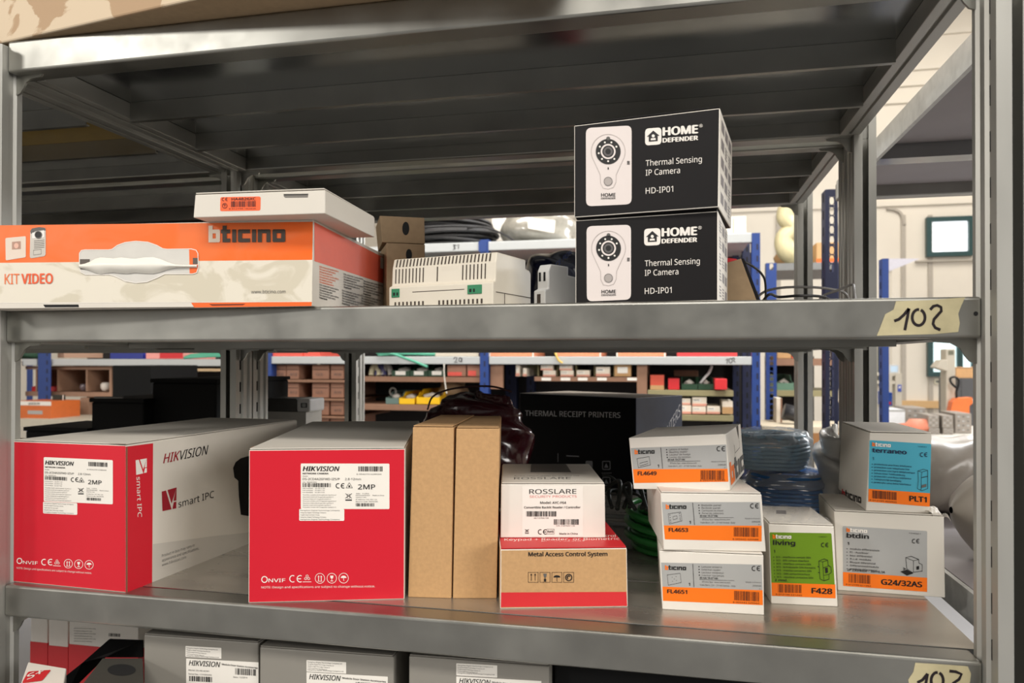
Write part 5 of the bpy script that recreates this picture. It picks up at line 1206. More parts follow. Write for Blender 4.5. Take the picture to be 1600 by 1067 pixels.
# brown drawers with handwriting
DRAW = mat('brown_cardboard_drawer', (166, 122, 100), .7, var=.07, scale=30)
k = 0
ROWS, COLS = ('top', 'second', 'third', 'lowest'), ('first', 'second', 'third', 'fourth')
for (y0, y1) in ((570, 592.5), (598, 621.5), (626, 648.5), (653, 675)):
    for (x0, x1) in ((426, 447), (448, 467), (488, 514), (517, 537)):
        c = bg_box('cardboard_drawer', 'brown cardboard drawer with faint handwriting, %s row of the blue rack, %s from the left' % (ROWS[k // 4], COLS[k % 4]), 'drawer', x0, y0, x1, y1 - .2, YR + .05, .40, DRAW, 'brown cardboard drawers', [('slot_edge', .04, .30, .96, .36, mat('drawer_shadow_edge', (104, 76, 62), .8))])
        p = Print(Face((0, YR + .048, 0), (0, -1, 0)), 2); p.text(('A1:0', 'A12', '12.5', 'A10')[k % 4], (x0 + 5, y0 + 17), (x0 + 16, y0 + 17), 4, GREYINK); p.build('lettering', c); k += 1
# middle bay contents
bg = [('small_kraft_box', 'brown box with coral label under the 201 beam, left one', 699, 570, 728, 588, [('label', .04, .62, .78, .95, mat('coral_label', (240, 96, 84), .5))]),
      ('small_kraft_box', 'brown box with coral label under the 201 beam, right one', 730, 570, 750, 588, [('label', .08, .5, .7, .95, MATS['coral_label'])])]
for nm, lb, x0, y0, x1, y1, st in bg: bg_box(nm, lb, 'box', x0, y0, x1, y1, YR + .03, .3, DRAW, 'coral labelled boxes', st)
GRNB = mat('dark_green_bin', (34, 66, 44), .5); YEL = mat('yellow_bin', (240, 190, 20), .4); TEALB = mat('grey_teal_bin', (96, 118, 112), .5)
for i, (x0, x1) in enumerate(((612, 640), (641, 668), (669, 696))): bin_('dark green bin with a white label, %s of three in a row' % ('left', 'middle', 'right')[i], x0, 570, x1, 588, YR + .03, .25, GRNB, 'green labelled bins', STICKER)
bin_('grey bin with a cable ring beside the yellow bins', 603, 612, 623, 631, YR + .03, .25, TEALB, None)
bin_('small yellow bin on the brown board', 624, 613, 648, 631, YR + .03, .25, YEL, 'yellow bins')
bin_('taller yellow bin beside the small yellow one', 651, 609, 687, 631, YR + .03, .28, YEL, 'yellow bins')
o = MB().tube([at(614, 612, Y=YR + .1) + V((.016 * math.cos(a / 3), 0, .018 * math.sin(a / 3))) for a in range(19)], .005, DKG, 6, closed=True).build('cable_ring', base=at(614, 617, Y=YR + .1)); tag(o, 'dark ring of cable standing in the grey bin', 'ring')
for i, (x, m_) in enumerate(((584, 'pale'), (593, 'blue'), (603, 'grey'))):
    mm = mat(m_ + '_bundle', ((214, 204, 170), (70, 68, 110), (170, 164, 156))[i], .5, bump=.3)
    o = MB().tube(smooth([at(x - 4, 587, Y=YR + .08), at(x - 1, 574, Y=YR + .1), at(x + 5, 573, Y=YR + .1), at(x + 8, 587, Y=YR + .08)]), .014, mm, 8).build('cable_bundle', base=at(x, 588, Y=YR + .08)); tag(o, '%s looped cable bundle at the left end of the brown board' % m_, 'cable')
sack('torn_kraft_wrap', 'crumpled kraft paper on the board beside the yellow bins', 'paper', (X_(708, YR + .2), YR + .2, Z_(631, YR + .02) + .045), (.07, .08, .05), KRAFT_D, 31, zmin=Z_(631, YR + .02) + .0004, rough=.3)
SMB = mat('small_white_box_card', (226, 214, 196), .6); PINKL = mat('salmon_label', (216, 150, 130), .5)
def small_box(lb, x0, y0, x1, y1, grp, dy=0, kraft=False, st=None):
    return bg_box('small_parts_box', lb, 'box', x0, y0, x1, y1, YR + .03 + dy, .18, KRAFT if kraft else SMB, grp, st or [('label', .06, .2, .62, .5, STICKER), ('printed_line', .1, .28, .5, .36, GREYINK), ('tint_band', .0, .72, 1, .97, PINKL)])
for lb, x0, y0, x1, y1 in (('white parts box, upper of the leftmost pair on the price strip board', 845, 570, 864, 578.4), ('white parts box, lower of the leftmost pair on the price strip board', 848.5, 578.8, 868, 588.3), ('white parts box, upper of the second pair on the price strip board', 874, 570, 894, 578.4), ('white parts box, lower of the second pair on the price strip board', 875.5, 578.8, 896, 588.3),
        ('white parts box standing alone on the price strip board', 901, 578.5, 921.5, 588.3), ('white over brown parts box on the price strip board', 931, 573, 953, 588.3)): small_box(lb, x0, y0, x1, y1, 'small parts boxes')
small_box('kraft parts box with a white label at the end of the price strip board', 960, 569.6, 986, 588.3, 'small parts boxes', kraft=True, st=[('label', .18, .2, .8, .72, STICKER)])
small_box('narrow white parts box half behind the dark blue post', 806, 570, 812, 588, 'small parts boxes'); small_box('narrow white parts box right of the dark blue post', 817, 575, 823, 588, 'small parts boxes')
for lb, x0, y0, x1, y1 in (('grey topped parts box, first of the upper row on the lower olive board', 1036, 620.5, 1056, 632), ('green lined parts box on the lower olive board, upper row', 1059, 622.5, 1079, 632.5), ('white parts box, last of the upper row on the lower olive board', 1081.5, 620.5, 1104, 634.6),
        ('red lined parts box on the lower olive board', 1037.5, 632.3, 1058, 646.8), ('white parts box with grey lid on the lower olive board', 1059.5, 632.8, 1080, 646.8), ('white parts box below the last of the upper row', 1081.5, 634.9, 1103, 646.8), ('white parts box right of the stacked ones on the lower olive board', 1104.5, 634.5, 1125, 646.8),
        ('narrow parts box at the left of the lower olive board', 1030, 634, 1036, 646.8)): small_box(lb, x0, y0, x1, y1, 'small parts boxes')
small_box('tall white over kraft box at the right of the lower olive board', 1128.5, 627, 1145, 646.8, 'small parts boxes', st=[('kraft_half', 0, .45, 1, .98, KRAFT)])
bg_box('red_kraft_box', 'red over kraft box at the left end of the upper olive board', 'box', 1016, 586, 1037.5, 608.8, YR + .03, .2, mat('brick_red_card', (206, 84, 62), .5), None, [('kraft_base', 0, .7, 1, .99, KRAFT)])
bg_box('red_box', 'plain red box left of the green bins on the upper olive board', 'box', 1044, 591.5, 1061.5, 608.8, YR + .03, .2, RED2, 'plain red boxes')
bg_box('red_box', 'plain red box right of the green bins, with white caps on top', 'box', 1117, 592, 1136, 608.8, YR - .03, .25, RED2, 'plain red boxes')
bg_box('flat_kraft_box', 'flat brown carton above the green bins', 'box', 1053, 579, 1091, 588, YR + .30, .2, DRAW, None)
bin_('dark green bin with white tubes on the upper olive board', 1065, 590, 1090, 608.8, YR + .03, .22, GRNB, 'green bins on the olive board'); bin_('dark green bin with a silver tool on the upper olive board', 1091, 590, 1115, 608.8, YR + .03, .22, GRNB, 'green bins on the olive board')
o = MB().tube(smooth([at(1094, 599, Y=YR + .06), at(1102, 589, Y=YR + .08), at(1108, 582, Y=YR + .1), at(1112, 572, Y=YR + .12)]), .006, DGREY, 8).build('silver_tool', base=at(1094, 599, Y=YR + .06)); tag(o, 'silver bent tool sticking out of a green bin', 'tool')
# things on the beam level above
ORK = mat('orange_speckled_card', (232, 150, 112), .6, var=.15, scale=90)
for lb, x0, x1 in (('orange speckled pack lying on the white beam beside the blue post', 764, 834), ('orange speckled pack in the middle of the white beam', 868, 939), ('orange speckled pack on the white beam, before the red pack', 963, 1040)):
    bg_box('orange_pack', lb, 'pack', x0, 541, x1, 556.8, YR + .01, .3, ORK, 'orange speckled packs', [('white_end', .0, 0, .03, 1, STICKER), ('white_end', .97, 0, 1, 1, STICKER)])
bg_box('red_pack', 'long pinkish red pack on the white beam above the number 102', 'pack', 1058, 543, 1152, 556.8, YR + .01, .3, mat('pinkish_red_film', (222, 78, 80), .3), None)
bg_box('coral_box', 'long coral box on the white beam behind the left rear upright', 'box', 414, 549, 472, 556.8, YR + .01, .3, mat('coral_card', (226, 92, 78), .5), 'coral boxes'); bg_box('coral_box', 'short coral box on the white beam beside the long one', 'box', 474, 549, 500, 556.8, YR + .02, .3, MATS['coral_card'], 'coral boxes')
bg_box('cream_pack', 'cream flat pack on the white beam left of the blue post', 'pack', 680, 547, 748, 556.8, YR + .01, .3, mat('cream_film', (206, 196, 180), .4), None)
HOSE = mat('sea_green_hose', (88, 170, 142), .4); mb = MB()
for i in range(6):
    z = zA + .010 + i * .006; xx = (X_(585, YR), X_(678, YR))
    mb.tube(smooth([V((xx[0], YR + .05 + i * .03, z)), V(((xx[0] + xx[1]) / 2, YR + .03 + i * .04, z + .006)), V((xx[1], YR + .05 + i * .03, z))]), .009, HOSE, 7)
mb.tube(smooth([at(588, 551, Y=YR - .01), at(610, 552, Y=YR - .012), at(640, 562, Y=YR - .018), at(668, 573, Y=YR - .02)]), .006, HOSE, 7)
tag(mb.build('green_hose', base=V((X_(630, YR), YR + .1, zA))), 'sea green hose lying on the white beam with one end hanging down', 'hose')
# upper level: black cable coil, wrapped bag, white carton
kc = V((X_(700, YR + .25), YR + .28, zU + .002)); mb = MB(); rnd = random.Random(4)
for li in range(9):
    for q_ in range(3):
        rr = .24 - q_ * .02 - .008 * abs(li - 3) + rnd.uniform(-.006, .006); ph = rnd.uniform(0, 6)
        mb.tube([kc + V((rr * math.cos(2 * math.pi * h / 30), rr * math.sin(2 * math.pi * h / 30), .010 + li * .0150 + .012 * math.sin(2 * math.pi * h / 30 + ph) + .012)) for h in range(30)], .0085, CABLE, 6, closed=True)
mb.tube(smooth([kc + V((.15, -.2, .08)), kc + V((.24, -.22, .075)), kc + V((.33, -.2, .04)), kc + V((.38, -.2, .006))]), .005, CABLE, 6)
tag(mb.build('black_cable_coil', base=kc), 'big coil of black cable on the upper white beam', 'cable')
sack('wrapped_parts_bag', 'clear bag of dark parts with a paper label on the upper white beam', 'bag', (X_(838, YR + .2), YR + .25, zU + .085), (.185, .20, .090), mat('smoky_clear_film', (150, 146, 136), .16, var=.35, scale=16, bump=.9, spec=.8), 17, zmin=zU + .0005, rough=.12)
p = Print(Face((0, YR + .035, 0), (0, -1, 0)), 1); p.quad((824, 340), (868, 344), (866, 364), (825, 357), STICKER, 2); p.mb.build('paper_label', bpy.data.objects['wrapped_parts_bag'])
bg_box('white_carton', 'white carton between the black cable coil and the clear bag', 'carton', 768, 330, 786, 376.8, YR + .47, .12, WHITE, None)
bg_box('white_foam_pack', 'white rolled pack at the right end of the upper white beam', 'pack', 1136, 338, 1166, 370, YR + .1, .3, mat('off_white_foam', (222, 216, 200), .7), None, [('roll_seam', .3, .1, .38, .95, WALLJ)], z0=zU)

# second rack further back on the right, seen past the rear upright
YS = 3.4
S = thing('pallet_rack', 'blue perforated rack further back, right of the long rack', 'rack', (X_(1225, YS), YS + .3, 0))
hl = [(417, .018), (560, .012), (568, .012), (576, .012), (584, .012), (592, .010), (601, .012), (609, .010), (618, .012), (627, .012), (636, .014), (645, .014), (653, .014), (661, .014)]
slotpost(1197, 1213.5, 411, YS, .05, BLUE, S, holes=hl)
slotpost(1300, 1312, 411, YS, .05, NAVYB, S, holes=[(548 + 7 * i, .010) for i in range(7)])
for y0, y1, m_ in ((560, 571, BROWN), (610, 619, OLIVE), (411, 422, mat('grey_shelf_edge', (122, 122, 120), .5))):
    part('shelf_board', MB().box((X_(1213, YS) + .003, YS + .003, Z_(y1, YS, 1230)), (X_(1340, YS), YS + .5, Z_(y0, YS, 1230)), m_), S)
part('back_panel', MB().box((X_(1213, YS), YS + .502, .3), (X_(1300, YS), YS + .51, Z_(556, YS, 1230)), SHADE_BACK), S)  # added sheet, dark for the shaded interior
bin_('green bin on the olive board of the further rack', 1214, 586, 1240, 609.8, YS + .03, .3, mat('sage_green_bin', (96, 130, 110), .5), None)
bg_box('kraft_parcel', 'crumpled kraft parcel on the brown board of the further rack', 'box', 1214, 546, 1236, 559.8, YS + .05, .25, KRAFT, None)
bg_box('red_small_box', 'small red box beside the kraft parcel on the further rack', 'box', 1237, 545, 1246, 559.8, YS + .06, .25, mat('brick_red_card', (206, 84, 62), .5), None)
DUCT = mat('cream_ribbed_duct', (226, 214, 170), .6); mb = MB()
path = smooth([at(1232, 322, Y=YS + .2), at(1228, 340, Y=YS + .2), at(1240, 356, Y=YS + .2), at(1226, 372, Y=YS + .2), at(1228, 392, Y=YS + .2), at(1246, 404, Y=YS + .25)], 26)
mb.tube(path, [.046 if i % 2 else .052 for i in range(len(path))], DUCT, 14)
for p_ in path: p_.z = max(p_.z, 0)
tag(mb.build('ribbed_duct', base=V((path[-1].x, path[-1].y, Z_(411, YS, 1230)))), 'cream ribbed flexible duct curling above the further rack', 'duct')
o = MB().tube([at(1246, 395, Y=YS + .35), at(1212, 410, Y=YS + .35)], [.10, .03], KRAFT, 16).build('kraft_cone', base=at(1212, 411, Y=YS + .35)); tag(o, 'brown kraft paper cone lying under the ribbed duct', 'paper')
bg_box('long_kraft_carton', 'tan carton with an orange stripe seen through the perforated post', 'carton', 1276, 378, 1340, 410.5, YS + .1, .3, KRAFT, None, [('orange_stripe', 0, .78, 1, .98, ORANGE2)])

# nearer perforated blue uprights behind the unit's right side
YN = 1.62
N_ = thing('slotted_upright_frame', 'dark blue perforated upright frame standing behind the right rear upright', 'rack', (X_(1296, YN), YN, 0))
hn = [(314, .026), (330, .020), (344, .028), (359, .020), (375, .026), (391, .020), (405, .026), (419, .022), (554, .018), (568, .02), (584, .016), (599, .02), (614, .016), (629, .02), (644, .018), (660, .026), (674, .016)]
slotpost(1290, 1309.5, 296, YN, .06, NAVYB, N_, holes=hn)
YN2 = 2.3
slotpost(1379, 1389, 404, YN2, .05, BLUE, N_)
part('tie_bar', MB().hexa([V((X_(1305, YN), YN + .005, .4)), V((X_(1305, YN) + .02, YN + .005, .4)), V((X_(1379, YN2) + .02, YN2 + .01, .4)), V((X_(1379, YN2), YN2 + .01, .4)), V((X_(1305, YN), YN + .005, .43)), V((X_(1305, YN) + .02, YN + .005, .43)), V((X_(1379, YN2) + .02, YN2 + .01, .43)), V((X_(1379, YN2), YN2 + .01, .43))], NAVYB), N_)
# wooden bench behind
YBn = 3.0
t = thing('wooden_bench', 'pale topped wooden bench behind the perforated uprights', 'bench', (X_(1260, YBn), YBn + .15, 0))
zb = Z_(666, YBn, 1250)
part('bench_top', MB().box((X_(1190, YBn), YBn, zb - .09), (X_(1345, YBn), YBn + .36, zb), mat('worn_pale_wood', (198, 184, 160), .6, var=.08, stretch=(8, 1, 1))), t, bevel=.004)
part('bench_rail', MB().box((X_(1195, YBn), YBn - .004, zb - .085), (X_(1340, YBn), YBn - .0005, zb - .03), mat('brown_wood_edge', (150, 104, 60), .6, var=.1)), t)
for x in (1200, 1325): part('leg', MB().box((X_(x, YBn), YBn + .02, 0), (X_(x, YBn) + .06, YBn + .08, zb - .0902), KRAFT), t)
o = MB().tube([at(1224, 642, Y=YBn + .12), at(1262, 652, Y=YBn + .12)], .038, mat('black_roll_film', (46, 46, 48), .35), 16).build('black_roll', base=at(1243, 664, Y=YBn + .12)); tag(o, 'black roll lying on the wooden bench', 'roll')
bg_box('white_note_box', 'white boxes on the bench end beside the blue post', 'box', 1213, 622, 1222, 640, YBn + .2, .12, SMB, None, [('brick_end', .7, 0, 1, 1, BROWN)], z0=zb)
mb = MB()
for i in range(5): mb.tube(smooth([at(1311 + i, 628, Y=YBn + .1), at(1316 + i * 2, 606 - i * 3, Y=YBn + .1 + i * .02), at(1326 + i, 620, Y=YBn + .12), at(1322, 662, Y=YBn + .1)]), .012, mat('cream_sheath', (206, 196, 180), .5), 7)
tag(mb.build('cream_cable_bundle', base=at(1318, 664, Y=YBn + .1)), 'cream cable bundle hanging beside the perforated upright', 'cable')

# ---------------------------------------------------------------- left rack with pigeonholes
YL = 2.9
L = thing('pallet_rack', 'blue and white rack with wooden pigeonholes at the far left', 'rack', (X_(200, YL), YL + .3, 0))
zl, zl2 = Z_(561, YL, 200), Z_(571.5, YL, 200)
for (x0, x1) in ((60, 80), (20, 30)):
    a, b = X_(x0, YL - .01), X_(x1, YL - .01); mb = MB().box((a, YL - .012, 0), (b, YL - .009, 2.2), BLUE).box((a, YL - .009, 0), (a + .003, YL + .04, 2.2), BLUE)
    for i in range(43): mb.box((b - .030, YL - .0126, .02 + i * .05), (b - .020, YL - .0121, .045 + i * .05), NAVYB)
    part('rack_post', mb, L)
for (x0, x1) in ((42, 51), (176, 200)): part('rack_post', MB().box((X_(x0, YL + .5), YL + .5, 0), (X_(x1, YL + .5), YL + .504, 2.0), NAVYB if x0 > 100 else BLUE), L)
for (x0, x1) in ((34, 58), (68, 400)): part('rack_beam', MB().box((X_(x0, YL), YL, zl2), (X_(x1, YL) - .002, YL + .04, zl), BEAMW), L, bevel=.003)
p = Print(Face((0, YL, 0), (0, -1, 0)), 2)
for (x0, x1) in ((71.5, 76), (79, 83.5)): p.rect(x0, 566, x1, 567.6, LGREY)
p.stroke([(33, 566), (36, 565), (35, 570), (37, 572)], 1.2, MARK); p.build('beam_marks', L)
WOODP = mat('brown_pigeonhole_wood', (158, 124, 102), .6, var=.07, stretch=(1, 1, 6))
def pig(x0, y0, x1, y1, dep=.4, nm='pigeonhole_board', Yp=None): 
    Yp = Yp or YL + .05
    return part(nm, MB().box((X_(x0, Yp), Yp, Z_(y1, Yp, x0)), (X_(x1, Yp), Yp + dep, Z_(y0, Yp, x0)), WOODP), L)
pig(40, 572, 171, 577); pig(40, 611.5, 171, 618.5); pig(171, 571, 174.5, 622); pig(89.5, 577.2, 91.5, 611.3, .3); pig(134.5, 577.2, 136.5, 611.3, .3); pig(56, 577.2, 58, 611.3, .3); pig(126, 621, 139, 655, .3)
pig(90, 541, 100, 559, .3)
part('back_panel', MB().box((X_(30, YL), YL + .51, .3), (X_(395, YL), YL + .52, Z_(530, YL, 200)), SHADE_BACK), L)  # added dark sheet behind the pigeonholes, standing for shade
part('deck', MB().box((X_(30, YL), YL + .04, zl - .015), (X_(395, YL), YL + .5, zl), BEAMW), L)
bin_('red bin in the left pigeonhole, left of the blue post', 50, 597, 59, 611.2, YL + .08, .2, RED2, 'red bins'); bin_('red bin in the left pigeonhole, right of the blue post', 80, 597, 88.5, 611.2, YL + .08, .2, RED2, 'red bins')
o = MB().lathe([(0, .052), (.018, .050), (.026, .040), (.026, .020), (.016, .004), (.0, .0)][::-1], at(165, 611.3, Y=YL + .1), WHITE, 18).build('light_bulb', base=at(165, 611.3, Y=YL + .1)); tag(o, 'round white bulb at the right end of the pigeonhole', 'bulb', 'light bulbs')
o = MB().lathe([(0, .044), (.016, .042), (.021, .034), (.021, .018), (.012, .004), (.0, .0)][::-1], at(131, 611.3, Y=YL + .1), mat('smoked_glass', (110, 98, 104), .1, spec=.8), 18).build('light_bulb', base=at(131, 611.3, Y=YL + .1)); tag(o, 'smoky glass bulb beside the pigeonhole divider', 'bulb', 'light bulbs')
bin_('green bin in the lower pigeonhole', 103, 628, 126, 650, YL + .1, .25, mat('moss_green_bin', (70, 92, 62), .5), None)
part('deck', MB().box((X_(25, YL - .3), YL - .30, Z_(662, YL - .3, 100) - .02), (X_(395, YL - .3), YL + .04, Z_(656, YL - .3, 100)), mat('pale_table_top', (196, 188, 170), .5)), L)
c = bg_box('orange_tape_box', 'orange and white carton with a grey label below the left blue post', 'carton', 20, 627, 80.5, 655.6, YL - .24, .2, mat('burnt_orange_card', (206, 104, 44), .5), None, [('white_band', 0, 0, 1, .22, STICKER), ('grey_label', .40, .50, .78, .70, LGREY)])
p = Print(Face((0, YL - .2415, 0), (0, -1, 0)), 1); p.text('VERSION', (44, 632.5), (62, 632), 3.2, BLACK, bold=.02); p.build('lettering', c)
bg_box('glass_panel', 'dark glassy panel standing below the pigeonholes', 'panel', 82, 617, 98.5, 655.6, YL - .1, .02, mat('dark_glass', (40, 44, 40), .15, var=.3), None, [('white_edge', 1.0, 0, 1.08, 1, STICKER)])
bg_box('blue_pack', 'deep blue pack on the white beam of the left rack', 'pack', 172, 551, 224, 560.8, YL + .06, .3, mat('deep_blue_film', (24, 40, 130), .3), None)
bg_box('pink_red_box', 'pink and red flat box on the white beam of the left rack', 'box', 228, 551, 286, 560.8, YL + .02, .3, mat('pink_card', (236, 156, 148), .5), None, [('red_part', .38, 0, 1, .9, RED2)])
mb = MB()
for i in range(6): mb.tube(smooth([V((X_(284, YL), YL + .02 + .01 * i, zl + .008 + i * .003)), V((X_(320, YL), YL + .05 + i * .02, zl + .016 + i * .004)), V((X_(360, YL), YL + .06 + i * .03, zl + .020 + i * .004))]), .007, HOSE, 6)
tag(mb.build('green_hose', base=V((X_(320, YL), YL + .05, zl))), 'sea green hose strands beside the pink and red box', 'hose')
sack('net_bundle', 'dark green net bundle at the far left end of the beam', 'net', (X_(44, YL + .2), YL + .2, zl + .03), (.07, .1, .035), mat('dark_green_net', (34, 70, 48), .7, bump=.6), 5, zmin=zl + .0004)
bg_box('wooden_board', 'pale wooden board under the beam beside the upright post', 'board', 290, 576, 350, 580, YL + .02, .3, mat('pale_board_wood', (220, 190, 150), .5), None)
bg_box('dark_panel_box', 'tall black carton in front of the left rack', 'carton', 176, 571, 236, 622, 1.9, .3, CRATE, 'tall black cartons', z0=Z_(622, 1.9, 200) - .25)
t = thing('trolley_table', 'low dark table carrying the tall black carton by the left rack', 'table', (X_(205, 1.9), 2.05, 0))
zz = Z_(622, 1.9, 200) - .2504
part('table_top', MB().box((X_(120, 1.9), 1.8, zz - .03), (X_(360, 1.9), 2.3, zz), CRATE), t)
for x in (125, 350):
    for y in (1.83, 2.24): part('leg', MB().box((X_(x, 1.9), y, 0), (X_(x, 1.9) + .03, y + .03, zz - .0302), CRATE), t)

# ---------------------------------------------------------------- workshop seen at the right
YW = 5.2
def WX(u): return X_(u, YW)
def WZ(v): return Z_(v, YW, 1440)
t = thing('work_table', 'long pale work table at the right, covered with trays and tools', 'table', (WX(1460), YW + .5, 0))
zt = WZ(676)
WTOP = mat('pale_work_top', (206, 202, 192), .5, var=.04)
part('table_top', MB().box((WX(1330), YW - .9, zt - .04), (WX(1600), YW + .72, zt), WTOP), t, bevel=.004)
for x in (1345, 1585):
    for y in (YW - .85, YW + .62): part('leg', MB().box((WX(x), y, 0), (WX(x) + .06, y + .06, zt - .0402), DKG), t)
TRAY = mat('grey_perforated_metal', (150, 142, 134), .45, .4, var=.1)
def wbox(name, label, cat, x0, y0, x1, y1, dy, dep, m, grp=None, strips=None, ground=True): return bg_box(name, label, cat, x0, y0, x1, y1, YW + dy, dep, m, grp, strips, z0=zt if ground else None)
c = wbox('white_tray', 'white sheet tray at the left end of the work table', 'tray', 1388, 640, 1414, 664, .35, .3, mat('white_sheet_metal', (222, 224, 228), .4), None, [('grey_rim', 0, 0, 1, .12, LGREY)])
def perforated(label, x0, y0, x1, y1, dy, dep, grp):
    a, b = X_(x0, YW + dy), X_(x1, YW + dy); z1 = Z_(y0, YW + dy, 1440); z0_ = zt if y1 is None else Z_(y1, YW + dy, 1440)
    t = thing('terminal_tray', label, 'tray', ((a + b) / 2, YW + dy + dep / 2, z0_), grp)
    part('body', MB().box((a, YW + dy, z0_), (b, YW + dy + dep, z1), TRAY), t, bevel=.004)
    mb = MB(); rnd = random.Random(int(x0))
    for i in range(3):
        for j in range(4): mb.box((a + (b - a) * (.15 + .28 * i), YW + dy - .002, z0_ + (z1 - z0_) * (.14 + .22 * j)), (a + (b - a) * (.28 + .28 * i), YW + dy - .0004, z0_ + (z1 - z0_) * (.22 + .22 * j)), LGREY if (i + j) % 2 else DKG)
    part('terminal_pattern', mb, t); return t
perforated('grey terminal tray left of the stacked blocks', 1414, 637, 1446, None, .35, .3, 'grey terminal trays')
perforated('grey terminal tray right of the stacked blocks', 1492, 645, 1518, None, .0, .3, 'grey terminal trays')
for i, (x0, x1) in enumerate(((1451, 1468), (1473, 1490))):
    perforated('grey ridged block, lower one of the %s stack' % ('left', 'right')[i], x0, 668, x1, None, -.1, .25, 'grey ridged blocks'); perforated('grey ridged block, upper one of the %s stack' % ('left', 'right')[i], x0 - 1, 648.5, x1 - 1, 667.8, -.1, .25, 'grey ridged blocks')
o = MB().tube([V((WX(1394), YW - .05, zt + .05)), V((WX(1412), YW - .05, zt + .055)), V((WX(1418), YW - .05, zt + .055)), V((WX(1446), YW - .05, zt + .055))], [.012, .02, .05, .05], mat('salmon_plastic', (222, 138, 112), .5), 12).build('glue_gun', base=V((WX(1420), YW - .05, zt))); tag(o, 'salmon coloured tool lying on the work table', 'tool')
YM = 6.0
def MX(u): return X_(u, YM)
def MZ(v): return Z_(v, YM, 1480)
CRM = mat('machine_cream_enamel', (198, 190, 174), .5, var=.03)
t = thing('column_machine', 'tall cream column machine with an orange clamp at the right', 'machine', (MX(1485), YM + .1, 0))
part('column', MB().box((MX(1478), YM, 0), (MX(1493), YM + .14, MZ(545)), CRM), t, bevel=.008)
part('display', MB().box((MX(1481.5), YM - .003, MZ(554.5)), (MX(1490), YM - .0004, MZ(547.5)), mat('olive_display', (112, 110, 90), .4)), t)
part('head', MB().hexa([V((MX(1459), YM - .05, MZ(574))), V((MX(1477.6), YM - .05, MZ(580))), V((MX(1477.6), YM + .1, MZ(580))), V((MX(1459), YM + .1, MZ(574))), V((MX(1468), YM - .05, MZ(562))), V((MX(1477.6), YM - .05, MZ(562))), V((MX(1477.6), YM + .1, MZ(562))), V((MX(1468), YM + .1, MZ(562)))], CRM), t, bevel=.006)
part('clamp', MB().prism([(0, 0), (.02, .11), (.05, .14), (.16, .15), (.17, .11), (.14, .08), (.14, 0)], (MX(1476), YM - .12, MZ(648)), (MX(1476), YM - .02, MZ(648)), (1, 0, 0), (0, 0, 1), mat('orange_enamel', (238, 118, 52), .4)), t, 'orange clamp')
part('cable_loop', MB().tube(smooth([at(1494, 606, Y=YM - .06), at(1486, 598, Y=YM - .06), at(1485, 591, Y=YM - .06), at(1492, 589, Y=YM - .06), at(1498, 594, Y=YM - .06), at(1497, 604, Y=YM - .06), at(1494, 613, Y=YM - .06), at(1496, 630, Y=YM - .06)]), .009, DARK, 7), t, 'black cable loop')
YG = 6.6
bg_box('dark_cabinet', 'dark grey cabinet with a white handle behind the column machine', 'cabinet', 1497, 591, 1600, 660, YG, .5, mat('dark_grey_enamel', (92, 92, 94), .5), None, [('door_seam', .045, 0, .05, 1, DARK)], z0=0.0)
part('handle', MB().tube([at(1506, 627, Y=YG - .02), at(1524, 627, Y=YG - .02)], .022, WHITE, 10), [o for o in bpy.data.objects if o.name.startswith('dark_cabinet')][0], 'white bar handle')
bg_box('wood_panel_box', 'pale orange wooden box on top of the dark cabinet', 'box', 1494, 574, 1600, 590.8, YG + .02, .4, mat('pale_orange_wood', (226, 176, 122), .5, var=.08), None, [('dark_top_edge', 0, 0, 1, .08, BROWN)])
bg_box('small_wall_sign', 'small cream wall plate under the green window', 'sign', 1460, 592, 1474, 600, YBK - .025, .02, mat('cream_plate', (226, 220, 196), .5), None, [('printed_bars', .15, .3, .85, .75, GREYINK)])
# instrument bench on the left part of the workshop
YI = 6.4
t = thing('instrument_shelf', 'pale shelf stand with a small screen and blue crates below', 'shelf', (X_(1398, YI), YI + .15, 0))
part('upright', MB().box((X_(1399, YI), YI, 0), (X_(1409, YI), YI + .1, Z_(583, YI, 1400)), CRM), t)
part('shelf_board', MB().box((X_(1370, YI), YI + .0, Z_(587, YI, 1400)), (X_(1398.6, YI), YI + .3, Z_(583.2, YI, 1400)), CRM), t)
part('shelf_board', MB().box((X_(1370, YI), YI + .0, Z_(600, YI, 1400)), (X_(1398.6, YI), YI + .3, Z_(595, YI, 1400)), CRM), t)
part('upright', MB().box((X_(1370, YI), YI + .1, 0), (X_(1376, YI), YI + .2, Z_(587.2, YI, 1400)), CRM), t)
bg_box('small_monitor', 'small pale blue screen on the instrument shelf', 'monitor', 1386, 570, 1404, 583, YI + .05, .15, mat('monitor_case', (190, 192, 194), .4), None, [('screen', .3, .15, .92, .85, mat('pale_blue_screen', (190, 214, 236), .2))])
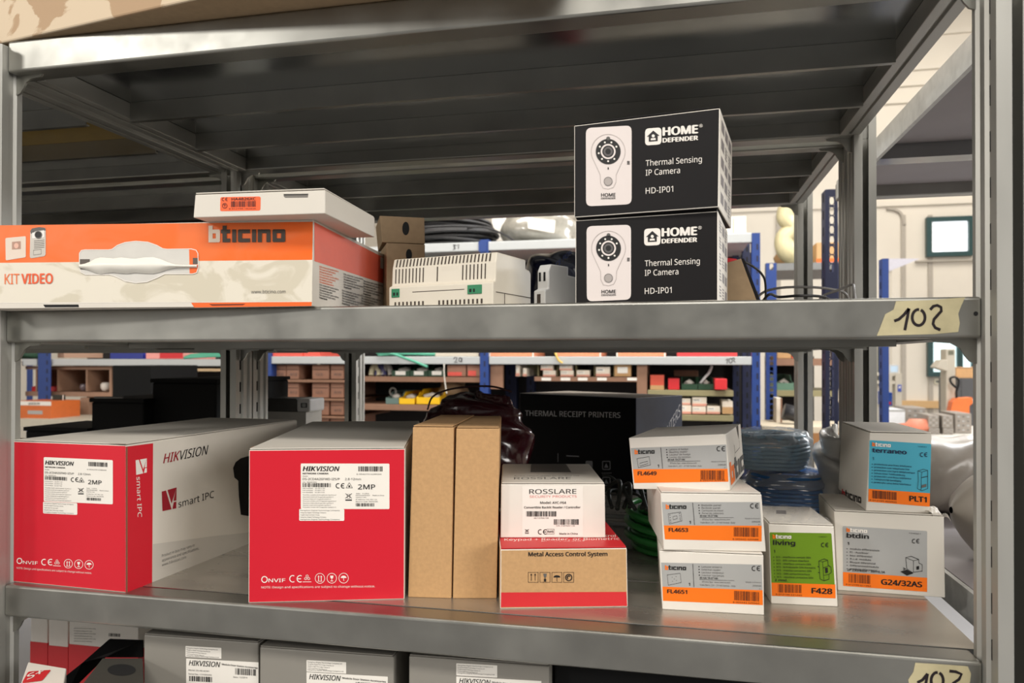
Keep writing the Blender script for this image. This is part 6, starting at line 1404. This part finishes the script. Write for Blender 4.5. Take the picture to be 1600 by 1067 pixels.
bg_box('blue_crate', 'bright blue crate under the instrument shelf', 'crate', 1384, 613, 1394, 634, YI + .3, .3, mat('bright_blue_plastic', (28, 84, 186), .4), None, [('red_white_mark', .2, .7, .8, .9, RED2)], z0=None)
part('crate_support', MB().box((X_(1380, YI + .3), YI + .3, 0), (X_(1396, YI + .3), YI + .6, Z_(634.2, YI + .3, 1390)), CRM), [o for o in bpy.data.objects if o.name.startswith('blue_crate')][0])
bg_box('blue_notice', 'small blue and white notice on the stand', 'sign', 1402.5, 601, 1408.5, 612, YI - .006, .004, mat('notice_blue', (60, 80, 170), .5), None, [('white_mark', .3, .2, .7, .5, WHITEINK)])

b_ = [at(1389, 404, Y=7.4), at(1438, 404, Y=7.4), at(1389, 424, Y=7.4)]; mb = MB(); bk = [q + V((0, .012, 0)) for q in b_]
LAV = mat('lavender_white_sheet', (206, 204, 214), .5)
mb.face(b_, LAV); mb.face(bk[::-1], LAV)
for i in range(3): mb.face([b_[i], b_[(i + 1) % 3], bk[(i + 1) % 3], bk[i]], LAV)
SB = thing('sheet_stand', 'lavender white cut sheet on a thin stand beside the blue upright, below the bright window', 'stand', tuple(V((at(1395, 404, Y=7.4).x, 7.4, 0))))
part('sheet', mb, SB); part('pole', MB().box((b_[0].x, 7.413, 0), (b_[0].x + .03, 7.44, b_[0].z), CRM), SB)
tag(MB().box((wp(1430, 406).x, YBK - .05, wp(1470, 409).z), (wp(1600, 406).x, YBK, wp(1470, 406.5).z), WALLJ).build('trim_4'), kind='structure')

for nm, lb, pts, r, rgb in (('yellow_cable', 'yellow cord hanging over the white beam between two orange packs', [(867, 549, -.006), (869, 555, -.012), (873, 563, -.012), (879, 567, -.010)], .0045, (226, 190, 90)),
                            ('hanging_string', 'thin white string hanging down in front of the brown boards', [(694, 569, -.006), (694, 585, -.008), (696, 602, -.008), (698, 615, -.006)], .0035, (206, 200, 190))):
    q = [at(u, v, Y=YR + dy) for u, v, dy in pts]
    tag(MB().tube(smooth(q), r, mat(nm + '_sheath', rgb, .5), 6).build(nm, base=q[0]), lb, 'cord')
